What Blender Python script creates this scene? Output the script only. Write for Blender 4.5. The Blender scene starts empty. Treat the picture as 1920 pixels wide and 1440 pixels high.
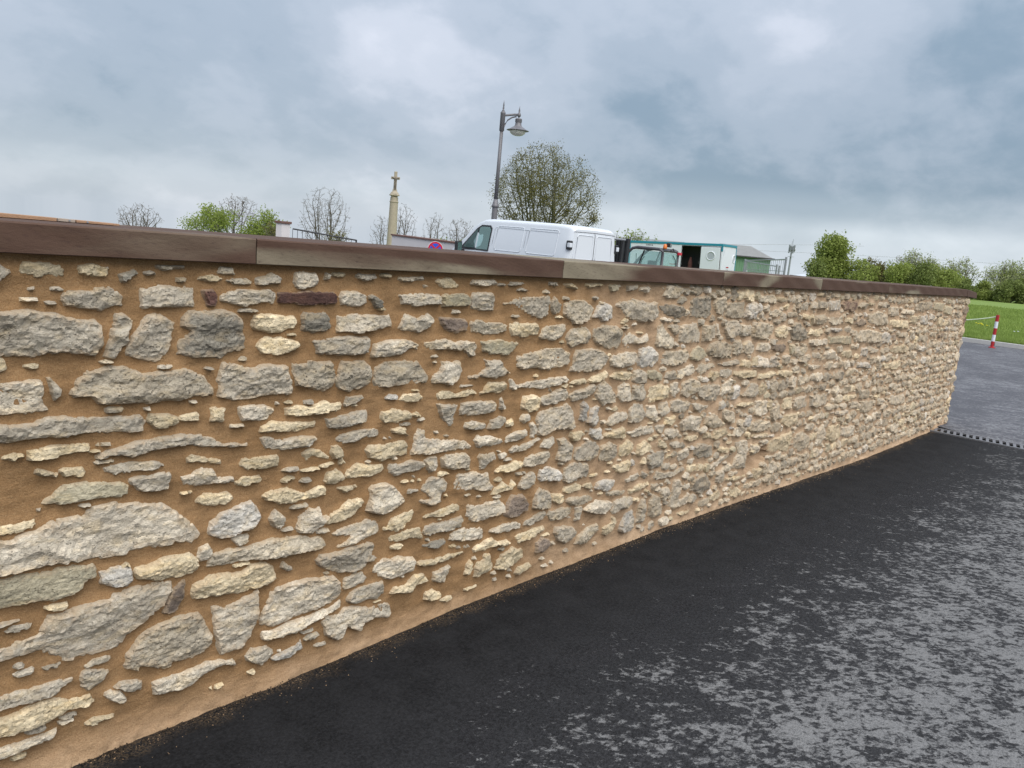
import bpy, bmesh, math, random
import numpy as np
from mathutils import Vector, Matrix
from mathutils.geometry import delaunay_2d_cdt

# ------------------------------------------------------------------ camera, sky, sun, exposure
scene = bpy.context.scene
COL = scene.collection
FPX = 1522.518          # focal length in pixels of the 1920 px wide photograph
RGT = Vector((0.66285395, -0.74326016, 0.090493))
UPV = Vector((0.06921823, 0.18116991, 0.98101289))
FWD = Vector((0.74554241, 0.6440045, -0.17153635))
CAM = Vector((0, 0, 1.6205))
cd = bpy.data.cameras.new('camera'); cam = bpy.data.objects.new('camera', cd); COL.objects.link(cam)
cd.sensor_width = 36.0; cd.lens = FPX / 1920 * 36.0; cd.clip_end = 6000; cd.clip_start = 0.05
M = Matrix((RGT, UPV, -FWD)).transposed().to_4x4(); M.translation = CAM
cam.matrix_world = M
scene.camera = cam

SUN_EL, SUN_AZ = math.radians(52), math.radians(-112)     # direction towards the sun, measured from +X
EXPOSURE = 1.33
scene.view_settings.view_transform = 'Standard'; scene.view_settings.look = 'None'
scene.view_settings.exposure = EXPOSURE; scene.view_settings.gamma = 1; scene.view_settings.use_curve_mapping = False

def ray(px, py):
    return FWD + RGT * ((px - 960) / FPX) - UPV * ((py - 720) / FPX)
def at(px, py, Z):
    return CAM + ray(px, py) * Z

world = bpy.data.worlds.new('World'); scene.world = world; world.use_nodes = True
def build_world():
    nt = world.node_tree; N = nt.nodes; L = nt.links; N.clear()
    out = N.new('ShaderNodeOutputWorld'); bg = N.new('ShaderNodeBackground')
    tc = N.new('ShaderNodeTexCoord'); sep = N.new('ShaderNodeSeparateXYZ'); L.new(tc.outputs['Generated'], sep.inputs[0])
    def math_(op, a, b=None, c=None):
        n = N.new('ShaderNodeMath'); n.operation = op
        for i, v in enumerate((a, b, c)):
            if v is None: continue
            if isinstance(v, (int, float)): n.inputs[i].default_value = v
            else: L.new(v, n.inputs[i])
        return n.outputs[0]
    def mix(f, a, b):
        n = N.new('ShaderNodeMix'); n.data_type = 'RGBA'
        for s, v in ((n.inputs[0], f), (n.inputs[6], a), (n.inputs[7], b)):
            if isinstance(v, (int, float)): s.default_value = v
            elif isinstance(v, tuple): s.default_value = (*v, 1)
            else: L.new(v, s)
        return n.outputs[2]
    def ramp(f, pts):
        n = N.new('ShaderNodeValToRGB'); L.new(f, n.inputs[0]); e = n.color_ramp.elements
        n.color_ramp.interpolation = 'EASE'
        e[0].position, e[0].color = pts[0][0], (*[pts[0][1]]*3, 1)
        e[1].position, e[1].color = pts[1][0], (*[pts[1][1]]*3, 1)
        for p, v in pts[2:]:
            q = e.new(p); q.color = (v, v, v, 1)
        return n.outputs[0]
    zz = math_('MAXIMUM', sep.outputs[2], 0.0)
    den = math_('ADD', zz, 0.50)
    px = math_('DIVIDE', sep.outputs[0], den); py = math_('DIVIDE', sep.outputs[1], den)
    cmb = N.new('ShaderNodeCombineXYZ'); L.new(px, cmb.inputs[0]); L.new(py, cmb.inputs[1])
    def noise(scale, detail, rough, dist, off, src=cmb.outputs[0]):
        m = N.new('ShaderNodeMapping'); L.new(src, m.inputs[0]); m.inputs[1].default_value = off
        n = N.new('ShaderNodeTexNoise'); n.inputs['Scale'].default_value = scale; n.inputs['Detail'].default_value = detail
        n.inputs['Roughness'].default_value = rough; n.inputs['Distortion'].default_value = dist
        L.new(m.outputs[0], n.inputs['Vector']); return n.outputs['Fac']
    def blob(d, k):                              # soft bump round a direction
        n = N.new('ShaderNodeVectorMath'); n.operation = 'DOT_PRODUCT'
        L.new(tc.outputs['Generated'], n.inputs[0]); n.inputs[1].default_value = d
        m1 = math_('SUBTRACT', n.outputs['Value'], 1.0)
        return math_('EXPONENT', math_('MULTIPLY', m1, k))
    big = noise(1.4, 3, 0.45, 0.2, (3.1, 1.7, 0)); mid = noise(3.9, 7, 0.52, 0.15, (7.3, 2.2, 0))
    fine = noise(11.5, 8, 0.58, 0.2, (1.3, 9.2, 0))
    f = math_('ADD', math_('MULTIPLY', big, 0.46), math_('ADD', math_('MULTIPLY', mid, 0.36), math_('MULTIPLY', fine, 0.18)))
    def D(px_, py_):
        v = ray(px_, py_).normalized(); return tuple(v)
    # the thin bright gap, the heavy bank on the right, the paler shelf low on the left
    for x_, y_, k_, w_ in ((770, 90, 230, .12), (850, 140, 800, .08), (655, 150, 1300, .07), (720, 20, 300, .05), (1560, 175, 170, .085), (60, 20, 150, .06),
                           (1000, 200, 60, .03), (340, 370, 50, .03), (1720, 395, 75, -.12), (1390, 385, 85, -.10), (1900, 330, 90, -.07), (1200, 350, 150, -.05), (1860, 60, 90, -.03), (330, 120, 45, -.055), (200, 260, 80, -.03)):
        f = math_('ADD', f, math_('MULTIPLY', blob(D(x_, y_), k_), w_))
    shade = ramp(f, [(0.33, 0.0), (0.72, 1.0), (0.44, 0.30), (0.52, 0.46), (0.62, 0.76)])
    cloud = mix(shade, (0.104, 0.139, 0.176), (0.292, 0.305, 0.342))
    # clear pale band under the cloud base towards the horizon
    hz = ramp(zz, [(0.0, 1.0), (0.098, 0.0), (0.040, 0.9), (0.066, 0.3)])
    hn = math_('MULTIPLY', hz, math_('ADD', math_('MULTIPLY', mid, 0.9), 0.30))
    rightward = blob(D(1700, 520), 14)
    cloud = mix(math_('MULTIPLY', hn, math_('ADD', math_('MULTIPLY', rightward, 0.6), 0.42)), cloud, (0.345, 0.375, 0.405))
    # overcast skies are up to three times brighter overhead than at the horizon
    grad = math_('ADD', math_('MULTIPLY', math_('POWER', zz, 1.6), 1.7), 0.97)
    sc = N.new('ShaderNodeVectorMath'); sc.operation = 'SCALE'; L.new(cloud, sc.inputs[0]); L.new(grad, sc.inputs['Scale'])
    sky = N.new('ShaderNodeTexSky'); sky.sky_type = 'NISHITA'; sky.sun_disc = False
    sky.sun_elevation = SUN_EL; sky.sun_rotation = math.pi / 2 - SUN_AZ
    ss = N.new('ShaderNodeVectorMath'); ss.operation = 'SCALE'; L.new(sky.outputs[0], ss.inputs[0]); ss.inputs['Scale'].default_value = 0.06
    total = mix(0.9, ss.outputs[0], sc.outputs[0])
    L.new(total, bg.inputs[0]); bg.inputs[1].default_value = 1.0
    L.new(bg.outputs[0], out.inputs[0])
build_world()

sd = bpy.data.lights.new('sun', 'SUN'); sd.energy = 1.5; sd.angle = math.radians(60); sd.color = (1.0, 0.955, 0.89)
sun = bpy.data.objects.new('sun', sd); COL.objects.link(sun)
sv = Vector((math.cos(SUN_EL) * math.cos(SUN_AZ), math.cos(SUN_EL) * math.sin(SUN_AZ), math.sin(SUN_EL)))
sun.rotation_euler = (-sv).to_track_quat('-Z', 'Y').to_euler()
sun.location = (0, -6, 12)

# ------------------------------------------------------------------ helpers
rng = np.random.default_rng(7)
random.seed(11)

def vnoise(p, seed=0):
    """value noise, p (n,2 or 3) array -> -1..1"""
    p = np.asarray(p, float)
    if p.shape[1] == 2: p = np.concatenate([p, np.zeros((len(p), 1))], 1)
    i = np.floor(p).astype(np.int64); f = p - i; f = f * f * (3 - 2 * f)
    def h(a, b, c):
        n = (a * 374761393 + b * 668265263 + c * 2147483647 + seed * 1274126177) & 0xffffffff
        n = ((n ^ (n >> 13)) * 1274126177) & 0xffffffff
        n = ((n ^ (n >> 16)) * 2246822519) & 0xffffffff
        return (n >> 8) / float(1 << 23) - 1.0
    r = 0
    for dx in (0, 1):
        for dy in (0, 1):
            for dz in (0, 1):
                w = (f[:, 0] if dx else 1 - f[:, 0]) * (f[:, 1] if dy else 1 - f[:, 1]) * (f[:, 2] if dz else 1 - f[:, 2])
                r = r + w * h(i[:, 0] + dx, i[:, 1] + dy, i[:, 2] + dz)
    return r
def fbm(p, octv=4, seed=0, gain=0.5):
    p = np.asarray(p, float); a, r = 1.0, 0
    for k in range(octv):
        r = r + a * vnoise(p * 2 ** k + 13.7 * k, seed + k); a *= gain
    return r

class MB:
    def __init__(s): s.v = []; s.f = []; s.m = []
    def add(s, vs, fs, mi=0):
        o = len(s.v); s.v.extend([tuple(v) for v in vs]); s.f.extend([tuple(i + o for i in f) for f in fs]); s.m.extend([mi] * len(fs))
    def box(s, x0, x1, y0, y1, z0, z1, mi=0):
        s.add([(x0,y0,z0),(x1,y0,z0),(x1,y1,z0),(x0,y1,z0),(x0,y0,z1),(x1,y0,z1),(x1,y1,z1),(x0,y1,z1)],
              [(0,3,2,1),(4,5,6,7),(0,1,5,4),(1,2,6,5),(2,3,7,6),(3,0,4,7)], mi)
    def tube(s, pts, r, n=6, cap=True, mi=0):
        pts = [Vector(p) for p in pts]
        if not isinstance(r, (list, tuple)): r = [r] * len(pts)
        vs = []; fs = []
        for i, p in enumerate(pts):
            d = (pts[min(i + 1, len(pts) - 1)] - pts[max(i - 1, 0)]).normalized()
            a = Vector((0, 0, 1)) if abs(d.z) < 0.9 else Vector((1, 0, 0))
            u = d.cross(a).normalized(); w = d.cross(u)
            for k in range(n):
                t = 2 * math.pi * k / n; vs.append(p + (u * math.cos(t) + w * math.sin(t)) * r[i])
        for i in range(len(pts) - 1):
            for k in range(n):
                fs.append((i*n+k, i*n+(k+1) % n, (i+1)*n+(k+1) % n, (i+1)*n+k))
        if cap:
            fs.append(tuple(range(n))); fs.append(tuple(reversed(range((len(pts)-1)*n, len(pts)*n))))
        s.add(vs, fs, mi)
    def lathe(s, prof, c=(0,0,0), n=20, mi=0, cap=True):
        vs = []; fs = []
        for r, z in prof:
            for k in range(n):
                t = 2*math.pi*k/n; vs.append((c[0]+r*math.cos(t), c[1]+r*math.sin(t), c[2]+z))
        for i in range(len(prof)-1):
            for k in range(n): fs.append((i*n+k, i*n+(k+1) % n, (i+1)*n+(k+1) % n, (i+1)*n+k))
        if cap:
            fs.append(tuple(reversed(range(n)))); fs.append(tuple(range((len(prof)-1)*n, len(prof)*n)))
        s.add(vs, fs, mi)
    def build(s, name, mats, parent=None, smooth=False, bevel=0, loc=None):
        me = bpy.data.meshes.new(name); me.from_pydata(s.v, [], s.f); me.update()
        ms = mats if isinstance(mats, (list, tuple)) else [mats]
        for m in ms: me.materials.append(m)
        if len(ms) > 1: me.polygons.foreach_set('material_index', s.m)
        if smooth: me.polygons.foreach_set('use_smooth', [True] * len(me.polygons))
        o = bpy.data.objects.new(name, me); COL.objects.link(o)
        if parent is not None: o.parent = parent
        if loc is not None: o.location = loc
        if bevel:
            b = o.modifiers.new('bevel', 'BEVEL'); b.width = bevel; b.segments = 2; b.limit_method = 'ANGLE'; b.angle_limit = math.radians(40)
        return o
def np_object(name, V, F, mats, parent=None, smooth=False):
    me = bpy.data.meshes.new(name)
    V = np.asarray(V, np.float32); F = np.asarray(F, np.int32); k = F.shape[1]
    me.vertices.add(len(V)); me.vertices.foreach_set('co', V.ravel())
    me.loops.add(F.size); me.loops.foreach_set('vertex_index', F.ravel())
    me.polygons.add(len(F)); me.polygons.foreach_set('loop_start', np.arange(0, F.size, k, dtype=np.int32))
    try: me.polygons.foreach_set('loop_total', np.full(len(F), k, np.int32))
    except Exception: pass
    me.polygons.foreach_set('use_smooth', np.full(len(F), smooth, bool))
    me.update(); me.validate()
    for m in (mats if isinstance(mats, (list, tuple)) else [mats]): me.materials.append(m)
    o = bpy.data.objects.new(name, me); COL.objects.link(o)
    if parent is not None: o.parent = parent
    return o
def tag(o, label=None, cat=None, group=None, kind=None):
    if label: o['label'] = label
    if cat: o['category'] = cat
    if group: o['group'] = group
    if kind: o['kind'] = kind
    return o
def thing(name, label, cat, loc=(0,0,0), rot=(0,0,0), group=None):
    o = bpy.data.objects.new(name, None); COL.objects.link(o); o.location = loc; o.rotation_euler = rot
    o.empty_display_size = 0.2
    return tag(o, label, cat, group)

# ------------------------------------------------------------------ materials
class NT:
    def __init__(s, name):
        s.mat = bpy.data.materials.new(name); s.mat.use_nodes = True
        s.nt = s.mat.node_tree; s.N = s.nt.nodes; s.L = s.nt.links
        s.b = s.N['Principled BSDF']; s.tc = s.N.new('ShaderNodeTexCoord'); s.obj = s.tc.outputs['Object']
        g = s.N.new('ShaderNodeNewGeometry'); s.pos = g.outputs['Position']; s.point = g.outputs['Pointiness']
    def put(s, sock, v):
        if isinstance(v, (int, float)): sock.default_value = v
        elif isinstance(v, tuple): sock.default_value = (*v, 1) if len(v) == 3 and len(sock.default_value) == 4 else v
        else: s.L.new(v, sock)
    def math(s, op, a, b=None, c=None, clamp=False):
        n = s.N.new('ShaderNodeMath'); n.operation = op; n.use_clamp = clamp
        for i, v in enumerate((a, b, c)):
            if v is not None: s.put(n.inputs[i], v)
        return n.outputs[0]
    def mix(s, f, a, b, blend='MIX'):
        n = s.N.new('ShaderNodeMix'); n.data_type = 'RGBA'; n.blend_type = blend
        s.put(n.inputs[0], f); s.put(n.inputs[6], a); s.put(n.inputs[7], b); return n.outputs[2]
    def mapped(s, src, scale=(1,1,1), off=(0,0,0)):
        m = s.N.new('ShaderNodeMapping'); s.L.new(src, m.inputs[0]); m.inputs[3].default_value = scale; s.put(m.inputs[1], off) ; return m.outputs[0]
    def noise(s, scale, detail=4, rough=0.55, dist=0, src=None, out='Fac'):
        n = s.N.new('ShaderNodeTexNoise'); n.inputs['Scale'].default_value = scale; n.inputs['Detail'].default_value = detail
        n.inputs['Roughness'].default_value = rough; n.inputs['Distortion'].default_value = dist
        s.L.new(src if src is not None else s.pos, n.inputs['Vector']); return n.outputs[out]
    def voro(s, scale, src=None, feature='F1', out='Distance', rand=1.0):
        n = s.N.new('ShaderNodeTexVoronoi'); n.feature = feature; n.inputs['Scale'].default_value = scale
        n.inputs['Randomness'].default_value = rand
        s.L.new(src if src is not None else s.pos, n.inputs['Vector']); return n.outputs[out]
    def ramp(s, f, pts, interp='LINEAR'):
        n = s.N.new('ShaderNodeValToRGB'); s.L.new(f, n.inputs[0]); e = n.color_ramp.elements; n.color_ramp.interpolation = interp
        def c(v): return (v, v, v, 1) if isinstance(v, (int, float)) else (*v, 1)
        e[0].position, e[0].color = pts[0][0], c(pts[0][1]); e[1].position, e[1].color = pts[1][0], c(pts[1][1])
        for p, v in pts[2:]: e.new(p).color = c(v)
        return n.outputs[0]
    def attr(s, name, out='Fac'):
        n = s.N.new('ShaderNodeAttribute'); n.attribute_name = name; return n.outputs[out]
    def sep(s, v):
        n = s.N.new('ShaderNodeSeparateXYZ'); s.L.new(v, n.inputs[0]); return n.outputs
    def bump(s, h, strength=0.5, dist=0.01, prev=None):
        n = s.N.new('ShaderNodeBump'); s.put(n.inputs['Strength'], strength); n.inputs['Distance'].default_value = dist
        s.L.new(h, n.inputs['Height'])
        if prev is not None: s.L.new(prev, n.inputs['Normal'])
        return n.outputs[0]
    def done(s, col=None, rough=None, normal=None, spec=None, metal=None):
        if col is not None: s.put(s.b.inputs['Base Color'], col)
        if rough is not None: s.put(s.b.inputs['Roughness'], rough)
        if normal is not None: s.L.new(normal, s.b.inputs['Normal'])
        if spec is not None: s.put(s.b.inputs['Specular IOR Level'], spec)
        if metal is not None: s.put(s.b.inputs['Metallic'], metal)
        return s.mat
def plain(name, col, rough=0.6, var=0.12, scale=6, metal=0, bump=0, spec=0.5):
    t = NT(name); n = t.noise(scale, 5, 0.6)
    c = t.mix(n, tuple(x * (1 - var) for x in col), tuple(min(1, x * (1 + var)) for x in col))
    nm = t.bump(t.noise(scale * 12, 3), bump, 0.005) if bump else None
    return t.done(c, rough, nm, spec, metal)

WARM = (1.0, .975, .93)
STONE_COL = {'g': ((.30,.265,.215),(.52,.475,.40)), 'y': ((.38,.315,.21),(.60,.52,.38)), 'p': ((.245,.215,.17),(.46,.41,.33)),
             'd': ((.15,.14,.12),(.31,.285,.24)), 'b': ((.31,.295,.27),(.53,.51,.475)), 'o': ((.27,.243,.175),(.44,.40,.30)),
             'r': ((.065,.033,.027),(.135,.075,.062)), 'k': ((.10,.075,.06),(.24,.19,.15)), 'w': ((.36,.325,.28),(.52,.48,.42))}
CLS = list('gypdborkw')
def stone_material(c):
    lo, hi = STONE_COL[c]
    if c not in 'rk': lo, hi = tuple(a * b for a, b in zip(lo, WARM)), tuple(a * b for a, b in zip(hi, WARM))
    t = NT('limestone_' + c); rnd = t.attr('rnd'); edge = t.attr('edge')
    off = t.N.new('ShaderNodeVectorMath'); off.operation = 'ADD'; t.L.new(t.pos, off.inputs[0])
    k = t.N.new('ShaderNodeCombineXYZ'); t.L.new(t.math('MULTIPLY', rnd, 37.0), k.inputs[0]); t.L.new(t.math('MULTIPLY', rnd, 91.0), k.inputs[2]); t.L.new(k.outputs[0], off.inputs[1])
    P = off.outputs[0]
    a = t.noise(9, 5, 0.62, 0.3, P); b = t.noise(42, 6, 0.68, 0.2, P); cc = t.noise(170, 4, 0.65, 0, P)
    f = t.math('ADD', t.math('MULTIPLY', a, 0.5), t.math('ADD', t.math('MULTIPLY', b, 0.35), t.math('MULTIPLY', cc, 0.25)))
    f = t.ramp(f, [(0.42, 0.0), (0.68, 1.0)])
    col = t.mix(f, tuple(x * 1.12 for x in lo), tuple(x * 1.26 for x in hi))
    # warm and cool blotches, pits and cracks with crevice shade put into the colour
    warm = t.ramp(t.noise(13, 4, 0.6, 0.5, t.mapped(P, (1, 1, 2.2), (4, 2, 1))), [(0.50, 0.0), (0.66, 1.0)])
    col = t.mix(t.math('MULTIPLY', warm, 0.45), col, (hi[0]*1.22, hi[1]*1.06, hi[2]*.78))
    cool = t.ramp(t.noise(11, 4, 0.6, 0.4, t.mapped(P, (1, 1, 1.5), (9, 5, 3))), [(0.52, 0.0), (0.68, 1.0)])
    col = t.mix(t.math('MULTIPLY', cool, 0.3), col, (lo[0]*1.3, lo[1]*1.33, lo[2]*1.38))
    pits = t.voro(75 if c in 'pk' else 110, P, out='Distance')
    pm = t.ramp(pits, [(0.10, 1.0), (0.30, 0.0)])
    gate = t.ramp(t.noise(20, 4, 0.6, 0, t.mapped(P, (1,1,1), (2, 7, 4))), [(0.42, 0.0), (0.56, 1.0)])
    pm = t.math('MULTIPLY', pm, gate)
    col = t.mix(t.math('MULTIPLY', pm, 0.8 if c in 'pk' else 0.5), col, (lo[0]*.38, lo[1]*.34, lo[2]*.30))
    crack = t.ramp(t.noise(16, 6, 0.72, 1.2, t.mapped(P, (1, 1, 2.6))), [(0.47, 0.0), (0.50, 1.0), (0.53, 0.0)])
    col = t.mix(t.math('MULTIPLY', crack, 0.55), col, (lo[0]*.5, lo[1]*.46, lo[2]*.42))
    tint = t.math('ADD', t.math('MULTIPLY', rnd, 0.50), 0.74)
    v = t.N.new('ShaderNodeVectorMath'); v.operation = 'SCALE'; t.L.new(col, v.inputs[0]); t.L.new(tint, v.inputs['Scale']); col = v.outputs[0]
    # mortar left smeared on the rims
    sm = t.math('ADD', edge, t.math('MULTIPLY', t.math('SUBTRACT', b, 0.5), 1.3))
    sm = t.ramp(sm, [(0.02, 1.0), (0.34, 0.0)])
    far = t.ramp(t.math('DIVIDE', t.sep(t.pos)[0], 10.0), [(0.25, 0.0), (0.6, 1.0)])
    veil = t.math('MULTIPLY', far, t.ramp(t.noise(24, 5, 0.7, 0.4, P), [(0.38, 0.06), (0.66, 0.72)]))
    col = t.mix(t.math('MAXIMUM', t.math('MULTIPLY', sm, 0.6), veil), col, (.47,.355,.235))
    n1 = t.bump(t.noise(26, 7, 0.72, 0.6, t.mapped(P, (1, 1, 2.0))), 0.8, 0.009)
    n2 = t.bump(t.math('SUBTRACT', cc, t.math('MULTIPLY', pm, 0.8)), 0.7, 0.006, n1)
    return t.done(col, 0.88, n2, 0.25)
MST = [stone_material(c) for c in CLS]

def mortar_material():
    t = NT('lime_mortar'); P = t.pos; xyz = t.sep(P)
    n1 = t.noise(3.0, 5, 0.6, 0.2); n2 = t.noise(38, 5, 0.65); n3 = t.noise(520, 2, 0.6)
    st = t.noise(14, 6, 0.66, 0.3, t.mapped(P, (1, 1, 2.4))); n4 = t.noise(230, 3, 0.75)
    # still damp on the left, dried out paler towards the right and along the foot
    jag = t.noise(5.5, 5, 0.6)
    dry = t.math('ADD', xyz[0], t.math('MULTIPLY', t.math('SUBTRACT', jag, 0.5), 0.75))
    dry = t.math('ADD', dry, t.math('MULTIPLY', xyz[2], -0.28))
    dry = t.ramp(t.math('DIVIDE', dry, 10.0), [(0.265, 0.0), (0.47, 1.0), (0.30, 0.5), (0.36, 0.78)])
    foot = t.math('ADD', xyz[2], t.math('MULTIPLY', t.math('SUBTRACT', jag, 0.5), 0.10))
    foot = t.ramp(t.math('ADD', foot, 0.08), [(0.06, 1.0), (0.17, 0.0)])
    dry = t.math('MAXIMUM', dry, t.math('MULTIPLY', foot, 0.62))
    damp = t.mix(t.ramp(n1, [(0.3, 0.0), (0.7, 1.0)]), (.275,.155,.068), (.375,.224,.108))
    pale = t.mix(t.ramp(n1, [(0.3, 0.0), (0.7, 1.0)]), (.455,.31,.195), (.58,.42,.285))
    col = t.mix(dry, damp, pale)
    col = t.mix(t.math('MULTIPLY', t.ramp(st, [(0.40, 1.0), (0.6, 0.0)]), 0.35), col, (.135,.078,.034))
    col = t.mix(t.math('MULTIPLY', t.ramp(n4, [(0.30, 1.0), (0.50, 0.0)]), 0.5), col, (.12,.062,.026))
    col = t.mix(t.math('MULTIPLY', t.ramp(n4, [(0.55, 0.0), (0.72, 1.0)]), 0.4), col, (.52,.36,.20))
    col = t.mix(t.math('MULTIPLY', t.ramp(n3, [(0.52, 0.0), (0.70, 1.0)]), 0.35), col, (.44,.33,.20))
    col = t.mix(t.math('MULTIPLY', t.ramp(n3, [(0.30, 1.0), (0.44, 0.0)]), 0.3), col, (.09,.055,.03))
    b1 = t.bump(t.math('ADD', t.math('MULTIPLY', st, 0.7), t.math('MULTIPLY', n2, 0.5)), 0.7, 0.012)
    b2 = t.bump(t.math('ADD', n3, n4), 0.6, 0.005, b1)
    return t.done(col, 0.92, b2, 0.2)
M_MORTAR = mortar_material()

def coping_material():
    t = NT('sandstone_coping'); oi = t.N.new('ShaderNodeObjectInfo')
    off = t.N.new('ShaderNodeVectorMath'); off.operation = 'ADD'; t.L.new(t.pos, off.inputs[0])
    k = t.N.new('ShaderNodeCombineXYZ'); r = t.math('MULTIPLY', oi.outputs['Random'], 53.0); t.L.new(r, k.inputs[0]); t.L.new(r, k.inputs[1]); t.L.new(r, k.inputs[2])
    t.L.new(k.outputs[0], off.inputs[1]); P = off.outputs[0]
    big = t.noise(1.5, 3, 0.45, 0.6, t.mapped(P, (1, 1, 5.0)))
    band = t.attr('tan', 'Fac')
    f = t.math('ADD', t.math('ADD', t.math('MULTIPLY', big, 1.5), -0.75), band)
    f = t.ramp(f, [(0.12, 0.0), (0.88, 1.0)], 'EASE')
    grain = t.noise(70, 6, 0.66, 0, t.mapped(P, (0.6, 1, 1.8))); fine = t.noise(300, 2, 0.5)
    plum = t.mix(grain, (.058,.030,.0205), (.096,.055,.037)); tan = t.mix(grain, (.165,.138,.098), (.235,.20,.14))
    col = t.mix(f, plum, tan)
    col = t.mix(t.math('MULTIPLY', t.ramp(grain, [(0.28, 1.0), (0.42, 0.0)]), 0.5), col, (.05,.028,.026))
    sp = t.ramp(t.voro(16, P), [(0.02, 1.0), (0.06, 0.0)])
    col = t.mix(t.math('MULTIPLY', t.math('MULTIPLY', sp, t.ramp(t.noise(4, 3), [(0.5, 0.0), (0.62, 1.0)])), 0.5), col, (.26,.21,.16))
    return t.done(col, 0.8, t.bump(t.math('ADD', grain, t.math('MULTIPLY', fine, 0.5)), 0.3, 0.004), 0.3)
M_COPING = coping_material()

def asphalt_material(name, fresh):
    t = NT(name); P = t.pos; xyz = t.sep(P)
    g = t.voro(150, P, out='Distance'); grain = t.math('ADD', t.math('MULTIPLY', t.noise(180, 3, 0.7), 0.5), t.math('MULTIPLY', t.math('SUBTRACT', t.noise(75, 3, 0.7), 0.25), 0.9)); mid = t.noise(7, 5, 0.6); big = t.noise(0.9, 4, 0.55)
    if fresh:
        gr2 = t.ramp(grain, [(0.32, 0.0), (0.68, 1.0)])
        dark = t.mix(gr2, (.003,.003,.0034), (.016,.016,.0175))
    else:
        dark = t.mix(grain, (.040,.039,.045), (.092,.089,.099))
    dark = t.mix(t.math('MULTIPLY', t.ramp(mid, [(0.35, 0.0), (0.7, 1.0)]), 0.35), dark, (.027,.027,.029) if fresh else (.085,.085,.095))
    # drying patches: none in the lee of the wall, nearly joined up out in the open
    d = t.math('SUBTRACT', 2.30, xyz[1])
    rot = t.N.new('ShaderNodeVectorRotate'); rot.rotation_type = 'Z_AXIS'; t.L.new(P, rot.inputs['Vector']); rot.inputs['Angle'].default_value = math.radians(38)
    Q = rot.outputs[0]
    n = t.noise(4.6, 10, 0.72, 0.25, t.mapped(Q, (0.85, 1.15, 1)))
    n2 = t.noise(30, 8, 0.74, 0.35, t.mapped(Q, (0.82, 1.22, 1), (3, 1, 0)))
    f = t.math('ADD', t.math('MULTIPLY', n, 0.36), t.math('MULTIPLY', n2, 0.64))
    if fresh:
        dark = t.mix(t.ramp(t.math('ADD', t.math('DIVIDE', d, 3.0), t.math('MULTIPLY', t.math('SUBTRACT', mid, 0.5), 0.12)), [(0.05, 0.0), (0.42, 1.0)]), dark, t.mix(gr2, (.012,.012,.013), (.042,.042,.045)))
        dd = t.math('ADD', d, t.math('MULTIPLY', t.math('SUBTRACT', big, 0.5), 0.5))
        th = t.ramp(t.math('DIVIDE', t.math('ADD', dd, 0.22), 3.0), [(0.17, 0.72), (0.95, 0.490), (0.25, 0.595), (0.36, 0.540), (0.55, 0.475), (0.72, 0.455)])
    else:
        th = t.math('ADD', t.math('MULTIPLY', big, -0.22), 0.612)
    patch = t.math('MULTIPLY', t.math('SUBTRACT', f, th), 17.0, clamp=True)
    lightc = t.mix(t.noise(30, 4, 0.6), (.135,.134,.135), (.215,.212,.21)) if fresh else (.19,.187,.195)
    lightc = t.mix(t.math('MULTIPLY', t.ramp(grain, [(0.38, 1.0), (0.5, 0.0)]), 0.45), lightc, (.06,.06,.062))
    col = t.mix(t.math('MULTIPLY', patch, 0.96), dark, lightc)
    # pale grit and bright chippings
    chip = t.ramp(t.voro(70, P, out='Distance'), [(0.03, 1.0), (0.075, 0.0)])
    rare = t.ramp(t.voro(70, P, out='Color'), [(0.86, 0.0), (0.90, 1.0)])
    col = t.mix(t.math('MULTIPLY', t.math('MULTIPLY', chip, rare), 0.8), col, (.34,.32,.29))
    if fresh:                                     # sand trodden off the mortar along the foot of the wall
        near = t.ramp(t.math('ADD', d, t.math('MULTIPLY', t.math('SUBTRACT', t.noise(5, 5, 0.65), 0.5), 0.22)), [(0.02, 1.0), (0.07, 0.0)])
        sand = t.ramp(t.noise(140, 3, 0.7), [(0.47, 0.0), (0.56, 1.0)])
        col = t.mix(t.math('MULTIPLY', t.math('MULTIPLY', near, sand), 0.22), col, (.26,.175,.095))
    b = t.bump(t.math('ADD', t.math('MULTIPLY', g, 0.8), grain), 0.55, 0.006)
    return t.done(col, t.math('ADD', t.math('MULTIPLY', patch, -0.12), 0.88 if fresh else 0.62), b, 0.16 if fresh else 0.28)
M_FRESH = asphalt_material('fresh_asphalt', True); M_ROAD = asphalt_material('older_asphalt', False)

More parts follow.
